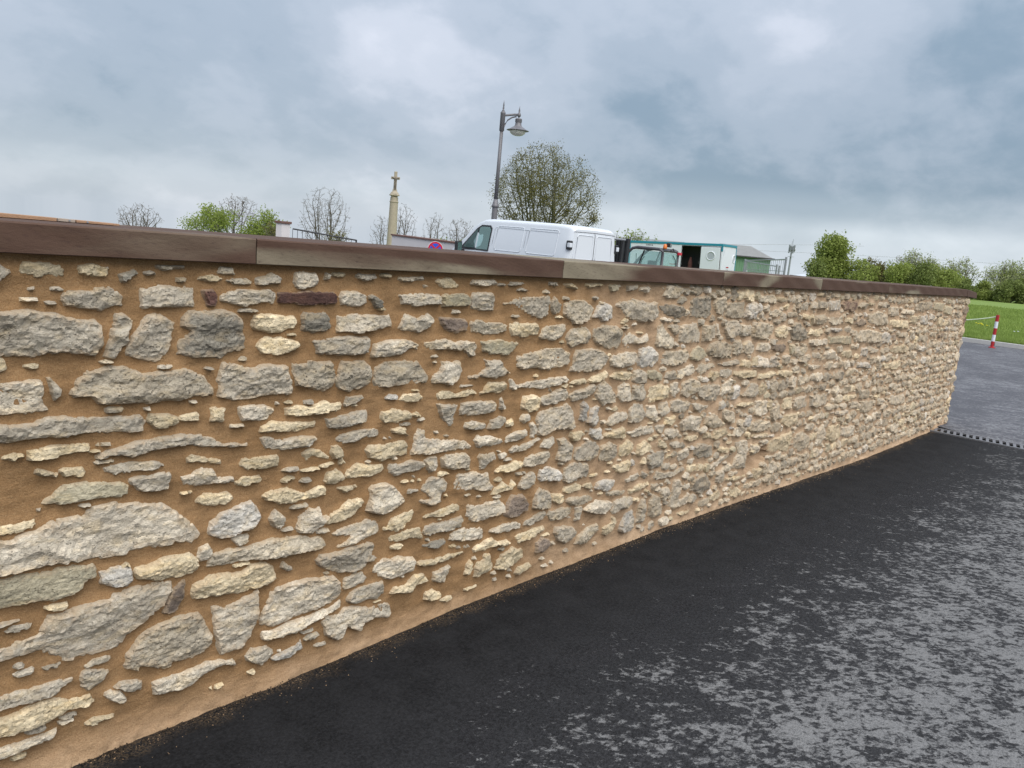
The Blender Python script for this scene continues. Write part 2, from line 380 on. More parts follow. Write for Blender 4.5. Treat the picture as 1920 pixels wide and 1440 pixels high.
def leaf_material(name, lo, hi, trans=0.25):
    t = NT(name); n = t.noise(1.3, 3); n2 = t.noise(9, 2)
    c = t.mix(t.ramp(t.math('ADD', t.math('MULTIPLY', n, 0.5), t.math('MULTIPLY', n2, 0.5)), [(0.35, 0.0), (0.65, 1.0)]), lo, hi)
    m = t.done(c, 0.7, None, 0.25)
    tr = t.N.new('ShaderNodeBsdfTranslucent'); t.L.new(c, tr.inputs[0]); mx = t.N.new('ShaderNodeMixShader'); mx.inputs[0].default_value = trans
    out = [x for x in t.N if x.type == 'OUTPUT_MATERIAL'][0]
    t.L.new(t.b.outputs[0], mx.inputs[1]); t.L.new(tr.outputs[0], mx.inputs[2]); t.L.new(mx.outputs[0], out.inputs[0])
    return m
def grass_material():
    t = NT('meadow'); a = t.noise(0.35, 5, 0.6); b = t.noise(4, 5, 0.65); c = t.noise(26, 3, 0.6)
    f = t.ramp(t.math('ADD', t.math('MULTIPLY', a, 0.45), t.math('ADD', t.math('MULTIPLY', b, 0.35), t.math('MULTIPLY', c, 0.2))), [(0.36, 0.0), (0.64, 1.0)])
    return t.done(t.mix(f, (.110,.170,.034), (.190,.255,.062)), 0.85, t.bump(c, 0.6, 0.03), 0.2)
M_GRASS = grass_material()
M_BLADE = leaf_material('grass_blades', (.165,.235,.048), (.28,.36,.095), 0.35)
M_BARK = plain('bark', (.085,.073,.06), 0.9, 0.3, 20); M_TWIG = plain('twig', (.15,.135,.125), 0.9, 0.25, 20); M_BARKG = plain('mossy_bark', (.075,.072,.042), 0.9, 0.3, 12)
M_LEAF_OLIVE = leaf_material('olive_buds', (.095,.088,.026), (.19,.175,.055)); M_LEAF_SPRING = leaf_material('spring_leaves', (.16,.205,.04), (.31,.375,.085), 0.4)
M_LEAF_MID = leaf_material('mid_leaves', (.155,.20,.042), (.32,.37,.10), 0.4); M_LEAF_DARK = leaf_material('dark_leaves', (.105,.14,.036), (.22,.26,.075), 0.36)
M_LEAF_PALE = leaf_material('pale_blossom', (.21,.25,.09), (.40,.43,.22), 0.35); M_LEAF_PINK = leaf_material('grey_buds', (.16,.14,.13), (.26,.22,.20))
M_WHITE = plain('white_paint', (.60,.63,.67), 0.22, 0.03, 2); M_WHITE2 = plain('white_panel', (.62,.64,.69), 0.45, 0.04, 3)
M_BLACK = plain('black_plastic', (.018,.018,.02), 0.45, 0.2, 8); M_DARK = plain('charcoal_metal', (.055,.052,.058), 0.5, 0.15, 8)
M_RUBBER = plain('rubber', (.02,.02,.02), 0.85, 0.2, 10); M_STEEL = plain('galvanised_steel', (.30,.31,.33), 0.45, 0.15, 9, 0.6)
M_TEAL = plain('teal_paint', (.015,.20,.27), 0.4, 0.08, 3); M_LAMP = plain('lamp_grey_paint', (.13,.125,.135), 0.45, 0.1, 5)
M_RENDER = plain('white_render', (.60,.565,.56), 0.9, 0.07, 1.5, 0, 0.2); M_REDSTONE = plain('red_sandstone', (.14,.075,.06), 0.85, 0.2, 10)
M_LIME = plain('old_limestone', (.33,.285,.215), 0.9, 0.22, 8, 0, 0.3); M_BRONZE = plain('weathered_bronze', (.13,.105,.085), 0.7, 0.2, 15)
M_RED = plain('red_paint', (.34,.014,.018), 0.45, 0.08, 6); M_BLUE = plain('blue_paint', (.02,.075,.52), 0.4, 0.05, 6)
M_SIGNRED = plain('sign_red', (.47,.012,.035), 0.4, 0.05, 6)
M_ORANGE = plain('orange_plastic', (.62,.17,.03), 0.4, 0.1, 6); M_GREEN = plain('green_cladding', (.13,.25,.15), 0.6, 0.08, 4)
M_ROOFGREY = plain('fibre_cement_roof', (.20,.20,.195), 0.85, 0.2, 2); M_DEEP = plain('interior_shade', (.03,.03,.032), 0.9, 0.2, 4)  # M_DEEP: near-black colour standing in for shade inside the trailer
M_WOOD = plain('reddish_timber', (.33,.195,.115), 0.8, 0.3, 14, 0, 0.4); M_WOOD2 = plain('grey_timber', (.33,.27,.22), 0.85, 0.2, 20, 0, 0.3)
M_KERB = plain('concrete_kerb', (.43,.42,.405), 0.9, 0.15, 9, 0, 0.3); M_YELLOW = plain('dandelion', (.62,.55,.02), 0.6, 0.1, 9)
M_ROPE = plain('pale_rope', (.55,.62,.45), 0.8, 0.1, 9); M_MACHINE = plain('machine_paint', (.42,.40,.36), 0.45, 0.1, 4)
M_SIGNTXT = plain('black_print', (.03,.03,.05), 0.6, 0.0, 2); M_GRATE = plain('cast_grating', (.155,.155,.165), 0.55, 0.1, 12, 0.2)
def glass_material(name, tint, alpha):
    t = NT(name); m = t.done(tint, 0.06, None, 0.6)
    tr = t.N.new('ShaderNodeBsdfTransparent'); tr.inputs[0].default_value = (*[min(1, .55 + x) for x in tint], 1)
    mx = t.N.new('ShaderNodeMixShader'); mx.inputs[0].default_value = alpha
    out = [x for x in t.N if x.type == 'OUTPUT_MATERIAL'][0]
    t.L.new(tr.outputs[0], mx.inputs[1]); t.L.new(t.b.outputs[0], mx.inputs[2]); t.L.new(mx.outputs[0], out.inputs[0]); return m
M_GLASS = glass_material('tinted_glass', (.16,.26,.25), 0.35); M_GLASS2 = glass_material('green_glass', (.30,.46,.44), 0.45)
def globe_material():
    t = NT('frosted_globe'); return t.done((.62,.60,.52), 0.25, None, 0.5)
M_GLOBE = globe_material()

# outlines of the stones in millimetres along and above the foot of the wall, first letter = kind of stone
STONES = """y 727,1427 732,1447 743,1458 774,1459 825,1453 838,1440 836,1419 816,1417 790,1423 773,1418 757,1423 740,1422
y 875,1441 878,1454 910,1458 947,1451 951,1432 940,1423 910,1427 882,1431
g 933,1450 976,1462 976,1450 949,1446
d 983,1433 1020,1448 1034,1437 1003,1418 994,1408 986,1418
g 1078,1456 1095,1464 1167,1465 1168,1454 1111,1449
g 1270,1445 1280,1466 1318,1465 1325,1443 1295,1445
g 1401,1437 1442,1441 1455,1450 1495,1441 1492,1422 1450,1419 1431,1414 1409,1415
g 1541,1424 1548,1453 1568,1461 1624,1458 1638,1432 1626,1411 1588,1408 1571,1404 1550,1409
g 1668,1439 1674,1457 1689,1454 1686,1439
g 688,1390 699,1386 725,1363 719,1341 703,1336 687,1340
g 748,1391 769,1396 825,1396 838,1388 831,1382 777,1387 758,1381
g 831,1382 855,1386 910,1384 915,1394 947,1400 971,1388 991,1378 989,1346 948,1341 929,1332 910,1341 878,1337 842,1343 833,1360
g 1041,1381 1045,1397 1081,1400 1096,1407 1155,1403 1202,1404 1197,1373 1204,1362 1203,1341 1129,1341 1087,1338 1046,1331 1041,1341
r 1222,1392 1261,1394 1272,1374 1266,1346 1243,1349 1231,1373
g 1283,1371 1297,1385 1338,1399 1457,1402 1481,1385 1472,1350 1433,1356 1371,1347 1292,1358
r 1485,1392 1592,1396 1700,1396 1718,1382 1718,1351 1580,1350 1488,1354
g 686,1309 711,1325 756,1329 803,1324 864,1312 910,1309 931,1291 934,1237 915,1207 869,1212 819,1216 767,1214 726,1223 697,1235 685,1259
g 939,1206 962,1256 974,1316 991,1320 1019,1300 1014,1275 1004,1270 1007,1244 987,1220 975,1199 953,1200
g 1000,1214 1017,1259 1042,1285 1067,1323 1098,1323 1144,1293 1133,1262 1131,1225 1116,1199 1090,1178 1048,1191 1007,1201
d 1153,1224 1161,1250 1197,1266 1168,1282 1168,1304 1189,1330 1252,1334 1322,1329 1354,1307 1365,1256 1373,1210 1339,1200 1309,1201 1297,1181 1268,1186 1198,1188 1154,1200
y 1399,1284 1409,1316 1435,1321 1487,1315 1548,1312 1557,1288 1547,1270 1490,1262 1463,1260 1411,1270
d 1584,1311 1596,1326 1675,1324 1689,1304 1696,1273 1679,1258 1628,1256 1589,1264
y 1413,1220 1432,1237 1451,1243 1504,1240 1573,1227 1578,1209 1547,1192 1493,1185 1434,1188
y 729,1187 763,1190 786,1183 759,1180
g 684,1150 716,1153 784,1148 787,1126 784,1098 797,1062 779,1057 740,1061 707,1054 682,1057
g 796,1148 806,1147 830,1118 823,1099 812,1084 806,1115
p 855,1107 873,1140 901,1168 948,1171 997,1168 1048,1149 1133,1155 1188,1152 1234,1127 1267,1091 1268,1064 1201,1063 1124,1058 1039,1063 968,1062 930,1067 910,1087 868,1091 855,1102
g 1233,1160 1263,1153 1286,1149 1257,1148
g 1288,1112 1298,1146 1304,1169 1346,1166 1378,1147 1416,1150 1455,1154 1529,1152 1537,1114 1552,1088 1551,1045 1446,1051 1382,1047 1338,1046 1286,1064 1294,1083
p 1551,1119 1556,1152 1634,1154 1708,1151 1725,1121 1731,1082 1714,1058 1677,1047 1625,1065 1574,1074
g 682,1036 728,1043 761,1032 801,1045 864,1036 949,1032 1039,1026 1058,1008 1048,971 969,978 901,983 836,986 783,988 723,980 681,981
y 1062,1007 1076,1024 1130,1017 1159,1008 1157,989 1120,979 1093,982
y 1162,1008 1191,1012 1224,1016 1223,990 1192,994 1162,993
y 1263,1023 1284,1027 1312,1019 1310,975 1265,983
g 1358,1023 1395,1026 1454,1017 1492,996 1476,985 1466,965 1417,970 1372,972
y 1535,998 1585,1008 1643,997 1686,1015 1710,1004 1760,1003 1762,966 1674,968 1601,969 1541,967
y 1439,922 1451,945 1483,963 1546,947 1595,948 1654,942 1651,923 1576,912 1506,920
g 1446,906 1465,913 1534,892 1591,895 1664,890 1668,876 1622,856 1536,854 1461,864
y 750,957 805,962 854,961 904,961 904,934 854,933 818,931 765,926 750,930
g 918,916 950,930 1009,944 1051,947 1104,951 1181,950 1227,947 1269,934 1312,908 1394,901 1402,878 1313,890 1228,901 1160,916 1104,912 1062,907 1020,902 969,912 930,907
y 1192,875 1206,886 1265,865 1307,850 1302,836 1236,854 1195,855
y 1370,829 1383,848 1429,844 1513,842 1511,798 1457,803 1404,804 1375,816
y 762,894 778,900 809,886 821,890 813,873 782,881
y 822,887 840,894 882,890 892,876 878,865 840,871
g 680,909 705,908 743,902 709,895 688,884 680,880
g 936,882 970,888 1010,887 1089,881 1122,860 1084,852 1031,857 975,854 950,864
g 1011,833 1036,840 1063,836 1100,844 1139,835 1131,785 1079,786 1037,796 1021,818
g 1176,817 1207,824 1242,836 1275,825 1288,799 1347,790 1357,767 1279,777 1238,778 1185,784
y 1358,770 1385,784 1451,776 1445,756 1400,751 1362,756
y 1528,745 1555,757 1588,748 1542,740
y 1174,763 1214,765 1212,757 1180,758
o 786,802 795,817 841,846 888,846 982,833 1008,818 1005,791 982,783 921,791 877,793 846,791 830,789 820,796
g 679,860 700,859 701,842 679,838
g 679,816 707,815 707,800 697,790 678,784
y 1226,735 1255,747 1324,741 1353,719 1319,698 1256,708 1229,720
y 1457,700 1494,718 1557,715 1615,690 1681,702 1716,695 1714,661 1659,656 1584,659 1528,659 1473,687
y 678,775 716,764 757,763 759,747 747,732 710,734 677,730
g 676,674 725,706 769,736 804,749 867,748 904,767 965,774 1046,759 1107,744 1158,712 1198,672 1238,630 1242,612 1206,580 1154,602 1110,596 1036,607 983,603 932,607 905,619 877,611 819,619 773,619 718,610 675,604
b 1264,611 1279,648 1312,676 1376,687 1412,698 1447,656 1451,634 1431,599 1379,596 1315,587
g 1491,615 1513,643 1546,608 1544,583 1528,572 1500,592
g 1349,575 1380,579 1413,577 1403,552 1374,547
p 1269,514 1282,539 1345,541 1418,535 1502,537 1615,528 1701,508 1731,478 1722,461 1670,458 1586,462 1497,476 1383,486 1297,486 1268,490
g 1231,541 1240,565 1267,573 1283,549 1268,525 1241,521
o 675,598 728,607 778,609 840,608 905,601 920,582 921,551 894,549 866,522 840,518 798,510 777,523 737,529 674,527
b 932,566 966,570 1019,560 1028,516 1002,504 967,513 935,528
y 992,570 1013,577 1016,564 998,562
y 1032,553 1085,556 1142,565 1200,565 1231,534 1231,503 1215,487 1156,492 1099,494 1043,512 1031,531
y 1217,418 1226,446 1284,462 1348,452 1385,450 1421,466 1475,460 1515,431 1523,392 1494,378 1432,376 1372,378 1329,387 1272,389 1228,391
g 1547,423 1554,448 1572,425 1597,411 1572,406
g 711,377 731,406 771,429 795,470 839,466 877,476 955,472 967,488 1020,493 1086,491 1149,491 1150,443 1113,394 1063,362 1015,345 986,309 933,313 877,317 844,314 818,337 771,369 740,367
k 1119,382 1150,443 1169,465 1199,478 1187,420 1165,379 1132,376
y 775,500 813,498 840,498 842,483 808,483
g 674,518 703,515 737,507 746,479 731,460 697,456 673,455
g 673,429 694,424 672,399
p 1004,243 1016,279 1064,329 1114,343 1165,351 1239,343 1260,308 1290,256 1284,215 1250,198 1215,189 1168,205 1110,198 1059,223 1053,205 1016,229
g 1287,356 1337,338 1388,348 1452,363 1458,299 1445,243 1432,196 1395,167 1365,173 1321,166 1308,229 1292,291
g 1466,252 1482,292 1511,343 1542,357 1625,358 1711,343 1765,338 1794,313 1810,276 1799,239 1754,224 1683,225 1590,222 1525,207 1469,229
g 1475,182 1481,213 1525,203 1594,212 1688,215 1763,217 1813,235 1801,198 1721,182 1635,169 1552,164 1487,170
g 1419,133 1441,151 1496,144 1521,120 1514,92 1475,83 1427,111
b 1516,95 1555,101 1613,105 1637,121 1648,86 1589,70 1523,77
g 1094,156 1149,163 1223,151 1264,161 1322,152 1366,140 1380,109 1322,126 1272,126 1224,107 1184,98 1098,110 1093,136
g 880,252 894,273 951,252 965,250 951,223 928,212 899,203 885,221
g 671,350 700,330 700,312 671,314
g 670,267 700,285 734,278 780,270 850,260 862,246 828,240 806,226 765,223 714,231 684,228 669,234
y 679,194 713,201 759,213 801,212 839,194 899,190 928,159 888,146 838,159 795,151 769,143 733,162 703,156 683,170
g 945,169 969,173 993,162 1017,131 993,117 963,149
g 969,180 998,192 1041,183 1060,172 1063,140 1023,152
y 891,92 922,102 969,93 987,82 946,86 917,78
g 668,128 707,117 748,118 811,113 800,89 763,86 727,83 697,90 667,79
y 1173,765 1212,766 1215,759 1183,756
g 1788,1452 1817,1463 1888,1461 1882,1446 1840,1438
g 1992,1441 1990,1458 2114,1462 2120,1444 2053,1442 2030,1437
y 2179,1443 2204,1455 2254,1457 2304,1436 2306,1421 2259,1416 2216,1422 2198,1434
g 2384,1435 2386,1457 2507,1460 2532,1448 2529,1435 2463,1432
g 2603,1433 2625,1454 2697,1455 2699,1439
g 1732,1378 1748,1398 1802,1396 1842,1387 1848,1359 1826,1345 1785,1345 1744,1350
d 1849,1379 1879,1388 1920,1368 1918,1345 1893,1342 1870,1365
g 1982,1383 2011,1395 2120,1397 2206,1392 2215,1352 2157,1352 2093,1349 2015,1350 2009,1378
o 2219,1392 2239,1398 2339,1400 2376,1394 2381,1346 2232,1346
g 2386,1384 2397,1404 2514,1405 2527,1363 2524,1327 2457,1330 2391,1337
g 2581,1363 2645,1380 2727,1388 2834,1393 2889,1397 2897,1358 2897,1308 2849,1293 2771,1305 2714,1330 2660,1347 2599,1351
p 2907,1365 2935,1392 2981,1358 2976,1315 2936,1311 2912,1336
g 1725,1304 1730,1316 1807,1317 1871,1311 1958,1314 1967,1290 1978,1267 1918,1262 1861,1258 1819,1250 1778,1254 1731,1252
g 2007,1260 2034,1310 2049,1318 2098,1298 2152,1317 2169,1309 2176,1279 2158,1258 2102,1247 2039,1248
k 2218,1303 2297,1300 2360,1292 2376,1273 2374,1247 2313,1236 2259,1249 2231,1275
p 2395,1285 2443,1291 2492,1278 2578,1283 2613,1269 2609,1242 2546,1227 2479,1228 2412,1240 2400,1266
y 2635,1272 2680,1279 2723,1271 2808,1273 2834,1245 2833,1216 2731,1211 2658,1214 2639,1242
g 1619,1230 1673,1234 1738,1238 1862,1236 1867,1172 1790,1172 1716,1178 1651,1181 1639,1214
g 1892,1170 1901,1205 1929,1213 2011,1219 2073,1217 2119,1201 2113,1176 2061,1181 2031,1165 1986,1161 1912,1155 1895,1159
p 2138,1209 2187,1215 2272,1211 2317,1197 2361,1209 2425,1204 2449,1180 2433,1141 2396,1139 2347,1167 2277,1170 2200,1170 2158,1178
o 2462,1206 2589,1201 2702,1192 2690,1168 2638,1136 2528,1140 2478,1156
p 2714,1073 2711,1129 2784,1140 2849,1144 2904,1157 3008,1157 3085,1128 3094,1074 3024,1055 2932,1050 2861,1065 2764,1057
p 1732,1082 1746,1115 1761,1148 1855,1146 1881,1125 1887,1095 1869,1056 1827,1041 1779,1038 1740,1053
p 1907,1070 1915,1117 1957,1138 2065,1140 2113,1137 2148,1104 2168,1072 2163,1041 2073,1042 2011,1042 1950,1041 1913,1047
g 2195,1039 2201,1076 2242,1086 2247,1124 2348,1120 2355,1080 2344,1041 2292,1029
g 2380,1042 2405,1060 2470,1063 2506,1084 2487,1125 2600,1117 2637,1070 2686,1050 2629,1050 2571,1033 2492,1045 2426,1039
g 2673,1026 2705,1024 2729,1001 2803,1010 2892,1012 3007,1015 3079,1015 3108,986 3038,972 2900,960 2765,977 2723,967 2691,976
g 1775,994 1787,1019 1864,1018 1858,1007 1816,993 1782,983
b 1965,1001 1991,1008 2026,1005 2019,987 1977,991
y 2039,985 2061,1008 2137,1005 2151,985 2200,981 2144,973 2096,971 2048,975
y 2231,991 2268,1008 2312,1001 2341,986 2384,1002 2430,1002 2471,982 2435,965 2342,973 2281,965 2242,968
y 2479,971 2517,996 2538,1021 2639,1014 2653,985 2620,963 2559,975 2491,967
g 2621,893 2624,932 2639,962 2638,924 2661,890
g 2239,949 2300,947 2364,942 2345,903 2336,861 2315,851 2281,877 2252,912
g 2369,914 2382,943 2447,944 2563,938 2587,925 2592,886 2531,881 2435,882 2379,890
g 1702,947 1737,949 1784,952 1833,962 1876,961 1881,943 1869,912 1801,913 1767,905 1709,910
y 1943,922 1958,947 2019,950 2083,938 2097,915 2078,901 2024,895 1977,897
y 2099,921 2132,927 2160,912 2143,904 2106,908
g 2408,829 2419,855 2467,854 2531,840 2534,814 2471,817
g 2561,812 2575,846 2623,862 2671,850 2669,825 2620,809 2570,808
y 2676,835 2714,839 2724,804 2682,809
y 2770,897 2781,936 2835,943 2888,927 2896,886 2881,858 2824,863 2778,879
g 2898,908 2927,932 3018,947 3077,954 3105,921 3098,898 3016,886 2912,881
g 2770,825 2782,856 2826,852 2836,825 2805,808
g 2854,738 2842,802 2867,804 2895,767 2877,731
g 2888,812 2905,848 2984,863 3103,871 3158,839 3180,750 3150,737 3024,760 2957,737 2910,739 2898,781
g 1749,864 1769,882 1831,883 1918,888 1941,876 1936,847 1876,854 1827,845 1764,847
y 2007,857 2010,875 2041,877 2080,876 2074,855 2095,843 2084,835 2043,852
g 2120,754 2127,811 2147,862 2193,854 2201,817 2263,800 2334,798 2409,782 2455,756 2457,731 2377,739 2295,743 2208,745 2132,751
g 2477,770 2494,789 2553,785 2636,761 2661,744 2641,728 2579,733 2500,735
g 2671,749 2697,771 2771,781 2814,780 2814,747 2755,735 2682,730
g 2713,693 2737,712 2813,710 2889,730 2921,730 2903,709 2807,681 2726,677
g 2925,680 2960,717 3024,721 3035,689 2991,668
y 1613,830 1644,843 1677,836 1712,814 1726,803 1713,791 1679,804 1653,814 1628,794 1621,807
y 1729,814 1730,840 1758,840 1776,823 1778,796 1740,795
y 1768,788 1785,792 1790,771 1772,770
y 1674,776 1727,783 1751,776 1701,766
y 1895,804 1908,823 1984,813 2045,824 2078,817 2093,783 2091,758 2019,759 1966,754 1912,774
g 2004,714 2013,738 2086,724 2117,735 2186,716 2188,693 2139,681 2089,688 2050,677 2017,693
g 2189,725 2227,733 2257,728 2260,701 2250,677 2229,665 2210,683
p 2282,718 2315,730 2435,723 2447,695 2443,650 2368,658 2302,675
g 2511,686 2523,705 2609,700 2613,668 2569,656 2557,633 2522,635
g 2631,687 2687,693 2695,670 2661,653
y 2620,609 2654,629 2706,625 2758,639 2803,629 2802,596 2710,595 2637,599
p 2816,612 2834,647 2923,654 3004,658 3016,622 2991,594 2887,590 2829,599
y 1709,715 1722,745 1759,751 1788,732 1796,707 1756,697 1722,703
y 1798,710 1809,738 1858,757 1917,742 1974,743 1981,720 1966,701 1906,701 1840,703
g 1916,564 1924,606 1925,643 1939,658 2000,658 2041,638 2076,597 2102,567 2065,548 2010,542 1987,533 1939,553
g 2175,603 2198,622 2231,643 2274,642 2311,626 2335,599 2317,574 2297,554 2295,524 2251,523 2185,541 2187,567 2239,558
g 2373,561 2378,598 2392,637 2488,626 2579,608 2589,570 2611,552 2600,522 2528,534 2458,553 2411,551
y 2618,500 2639,533 2689,550 2724,530 2747,556 2776,525 2738,505 2674,505 2634,496
g 2797,506 2819,551 2884,568 2918,551 2908,518 2872,493 2816,491
y 1764,680 1828,672 1867,674 1843,663 1808,654
y 1528,742 1563,756 1589,746 1546,737
g 1600,562 1612,597 1653,620 1697,615 1700,588 1735,575 1714,561 1698,541 1665,531 1606,544
y 1703,581 1736,587 1791,594 1824,624 1883,613 1895,599 1878,583 1850,558 1808,548 1759,546 1721,548 1738,573
g 1745,498 1775,509 1839,517 1911,527 1950,519 1975,489 1973,463 1932,453 1873,448 1815,442 1783,439 1786,455 1821,466 1841,477
y 1992,472 2014,487 2060,510 2100,518 2149,522 2155,504 2133,469 2105,458 2065,447 2016,461
y 2214,475 2228,489 2316,493 2379,505 2403,497 2406,468 2319,465 2222,464
g 2468,428 2466,485 2556,468 2657,475 2703,448 2704,399 2626,396 2556,385 2506,395
k 2722,385 2730,443 2764,474 2831,466 2883,414 2871,378 2801,361 2740,366
g 2925,379 2929,452 2961,474 3031,446 3065,380 3051,355 2996,362
y 2032,415 2042,439 2082,440 2139,444 2190,440 2215,391 2205,380 2126,404 2078,398
y 2038,391 2078,392 2112,381 2088,366 2047,372
g 2215,404 2216,435 2277,442 2341,433 2433,442 2440,419 2429,390 2364,386 2282,393 2247,387
g 2374,335 2374,377 2439,384 2559,362 2580,340 2582,299 2486,317 2398,328
g 2616,324 2644,333 2716,344 2804,341 2846,321 2832,297 2755,298 2658,310
g 2859,303 2872,331 2940,341 3009,351 3024,332 3005,304 2923,297
d 2185,357 2224,355 2268,359 2340,356 2343,328 2280,325 2216,346
g 1690,417 1711,436 1787,430 1859,432 1918,434 1957,419 1951,398 1923,366 1910,338 1867,327 1793,344 1742,368 1700,397
y 2192,281 2222,287 2294,276 2366,280 2472,269 2483,258 2407,252 2342,251 2269,251 2207,262
g 1951,302 1964,331 2010,342 2075,333 2168,317 2174,299 2156,256 2115,249 2050,251 1992,275
y 2531,263 2559,278 2619,287 2650,291 2684,265 2749,261 2791,233 2754,226 2677,244 2605,234 2543,244
y 2798,262 2836,273 2927,273 3022,269 3020,245 2933,232 2843,217
y 2686,128 2697,171 2736,200 2799,212 2871,183 2877,142 2823,120 2747,116
y 2538,121 2549,155 2554,198 2589,197 2596,227 2638,219 2662,149 2618,130 2567,128
y 2489,156 2499,197 2522,217 2522,169 2505,152
k 2981,141 2980,190 3018,213 3077,188 3082,154 3043,131
g 2291,172 2296,213 2345,222 2390,228 2381,184 2352,152
y 2051,189 2077,209 2144,204 2184,228 2237,225 2267,185 2233,177 2189,179 2174,155 2114,172 2064,179
g 1822,278 1831,307 1867,317 1912,313 1929,288 1916,269 1871,265 1831,265
g 1838,211 1858,243 1901,257 1947,257 2009,257 2018,225 2020,178 1976,184 1936,199 1891,192
g 1731,161 1747,187 1811,174 1832,193 1892,179 1947,160 2001,164 2050,146 2069,97 2039,82 1974,102 1928,103 1907,73 1852,110 1826,67 1789,72 1752,104 1743,138
y 2256,101 2259,131 2299,131 2347,110 2340,87 2285,92
y 2830,67 2860,99 2928,106 2955,83 2910,71 2854,61
g 2853,1447 2902,1459 2955,1455 2931,1440
y 3004,1450 3054,1451 3098,1435 3090,1427 3029,1434
y 3157,1445 3174,1460 3301,1463 3283,1448 3197,1437
o 3352,1458 3414,1459 3431,1427 3379,1426
g 3522,1453 3608,1464 3615,1433 3527,1428
g 3633,1452 3713,1456 3751,1442 3698,1421 3644,1430
g 3821,1452 3905,1460 3903,1441 3836,1440
p 3015,1301 3014,1362 3094,1379 3160,1377 3227,1352 3228,1323 3196,1282 3170,1268 3094,1269 3054,1290
b 3252,1296 3283,1346 3330,1361 3387,1358 3401,1286 3346,1278 3303,1290
g 3424,1355 3473,1376 3603,1383 3696,1375 3797,1372 3822,1289 3779,1267 3673,1268 3591,1281 3532,1297 3477,1328
y 3496,1261 3524,1285 3563,1282 3529,1260
d 3831,1353 3926,1370 4112,1351 4138,1327 4143,1279 4036,1284 3931,1298 3875,1321
d 4201,1292 4193,1375 4206,1405 4388,1411 4427,1376 4432,1305 4381,1277 4279,1285
p 4457,1348 4480,1398 4567,1413 4608,1377 4602,1290 4521,1305
p 4615,1289 4621,1373 4865,1382 4896,1280 4766,1273
b 4906,1287 4927,1371 5046,1380 5072,1271 4968,1268
p 2843,1205 2866,1248 2924,1263 3025,1267 3026,1234 2995,1206 2953,1188 2874,1196
p 3055,1199 3071,1239 3135,1249 3202,1248 3229,1206 3232,1165 3159,1168 3105,1152 3064,1171
p 3255,1200 3272,1241 3350,1254 3456,1249 3513,1221 3514,1162 3479,1132 3393,1139 3307,1160
g 3530,1174 3550,1211 3605,1216 3668,1183 3757,1206 3768,1154 3688,1147 3618,1153 3566,1136
p 3861,1145 3847,1256 3909,1255 3952,1208 4044,1173 4050,1118 3987,1114 3884,1124
p 3944,1242 4063,1253 4085,1192 4047,1186
g 4107,1143 4106,1239 4287,1254 4339,1193 4346,1136 4206,1137
p 4381,1142 4370,1235 4515,1247 4539,1159 4462,1140
g 4543,1174 4530,1247 4568,1246 4601,1157
g 4639,1216 4672,1263 4801,1266 4845,1227 4800,1160 4705,1151
g 4860,1181 4863,1234 5014,1232 5038,1157 4951,1160
g 5045,1193 5047,1240 5099,1243 5134,1135 5084,1152
g 3115,1036 3131,1105 3145,1136 3252,1135 3365,1125 3410,1092 3389,1051 3331,1029 3232,1026 3154,1027
g 3426,1076 3463,1102 3549,1108 3661,1110 3674,1061 3619,1039 3543,1030 3454,1041
b 3697,1047 3694,1118 3737,1135 3822,1126 3904,1090 3914,1056 3870,1022 3762,1018 3713,1027
p 3930,1022 3925,1079 3990,1100 4202,1099 4240,1069 4218,1035 4129,1012 3998,1012
o 4262,1054 4284,1103 4353,1113 4433,1083 4453,1053 4376,1024 4289,1032
p 4458,1074 4496,1124 4615,1135 4764,1115 4779,1077 4740,1033 4631,1026 4502,1047
p 4796,1046 4792,1130 4881,1138 4920,1056 4872,1031
g 4927,1056 4949,1109 5047,1130 5112,1064 5060,1034 4971,1038
y 3116,972 3142,988 3238,993 3253,965 3175,965
y 3261,974 3296,1001 3406,1019 3417,988 3343,968 3272,967
y 3438,986 3493,1008 3637,1006 3648,979 3614,953 3513,963
g 3666,952 3673,997 3717,1011 3792,990 3806,926 3710,933
o 3812,956 3808,1002 3875,998 3956,974 3959,933 3865,938
g 3995,944 4018,983 4110,982 4127,928 4044,927
g 4130,935 4136,984 4280,1011 4314,988 4318,944 4202,934 4151,923
p 4349,964 4381,1006 4543,1008 4582,980 4511,962 4429,934
g 4593,995 4716,1004 4844,1013 4911,1002 4890,972 4693,974
y 4932,954 4946,1008 5072,994 5091,937
y 5094,953 5101,1017 5173,1017 5198,939
y 4510,911 4544,953 4634,948 4645,909 4563,881
g 4649,917 4665,961 4812,953 4841,912 4750,887
y 4852,904 4868,934 5006,926 5185,924 5220,873 4987,876
g 3112,914 3133,929 3229,934 3304,959 3327,945 3317,915 3236,891 3151,881
g 3335,901 3346,949 3405,970 3453,936 3517,887 3504,844 3418,842 3350,876
g 3542,872 3554,922 3594,945 3655,934 3674,841 3592,842
g 3680,841 3671,926 3783,925 3811,863 3791,831
y 3830,848 3835,908 3945,913 4044,899 4067,828 3965,823 3869,808
g 4077,841 4074,911 4147,913 4181,854 4137,816
p 4201,832 4204,902 4304,917 4401,903 4398,830 4276,807
g 4412,807 4403,866 4505,874 4674,862 4694,792 4646,750 4534,767
g 4701,791 4710,859 4800,884 4850,881 4806,806 4735,773
g 4962,762 5067,786 5122,838 5236,822 5264,737 5136,736
b 3226,784 3223,856 3250,869 3279,845 3270,809 3285,783 3257,774
b 3288,765 3317,829 3371,843 3386,761 3344,740
g 3467,727 3486,769 3547,788 3639,780 3653,739 3580,734 3506,719
y 3488,813 3541,821 3568,793 3512,798
g 3674,717 3671,789 3710,825 3796,811 3821,748 3793,711
g 3830,734 3834,801 3935,792 3949,729 3916,708
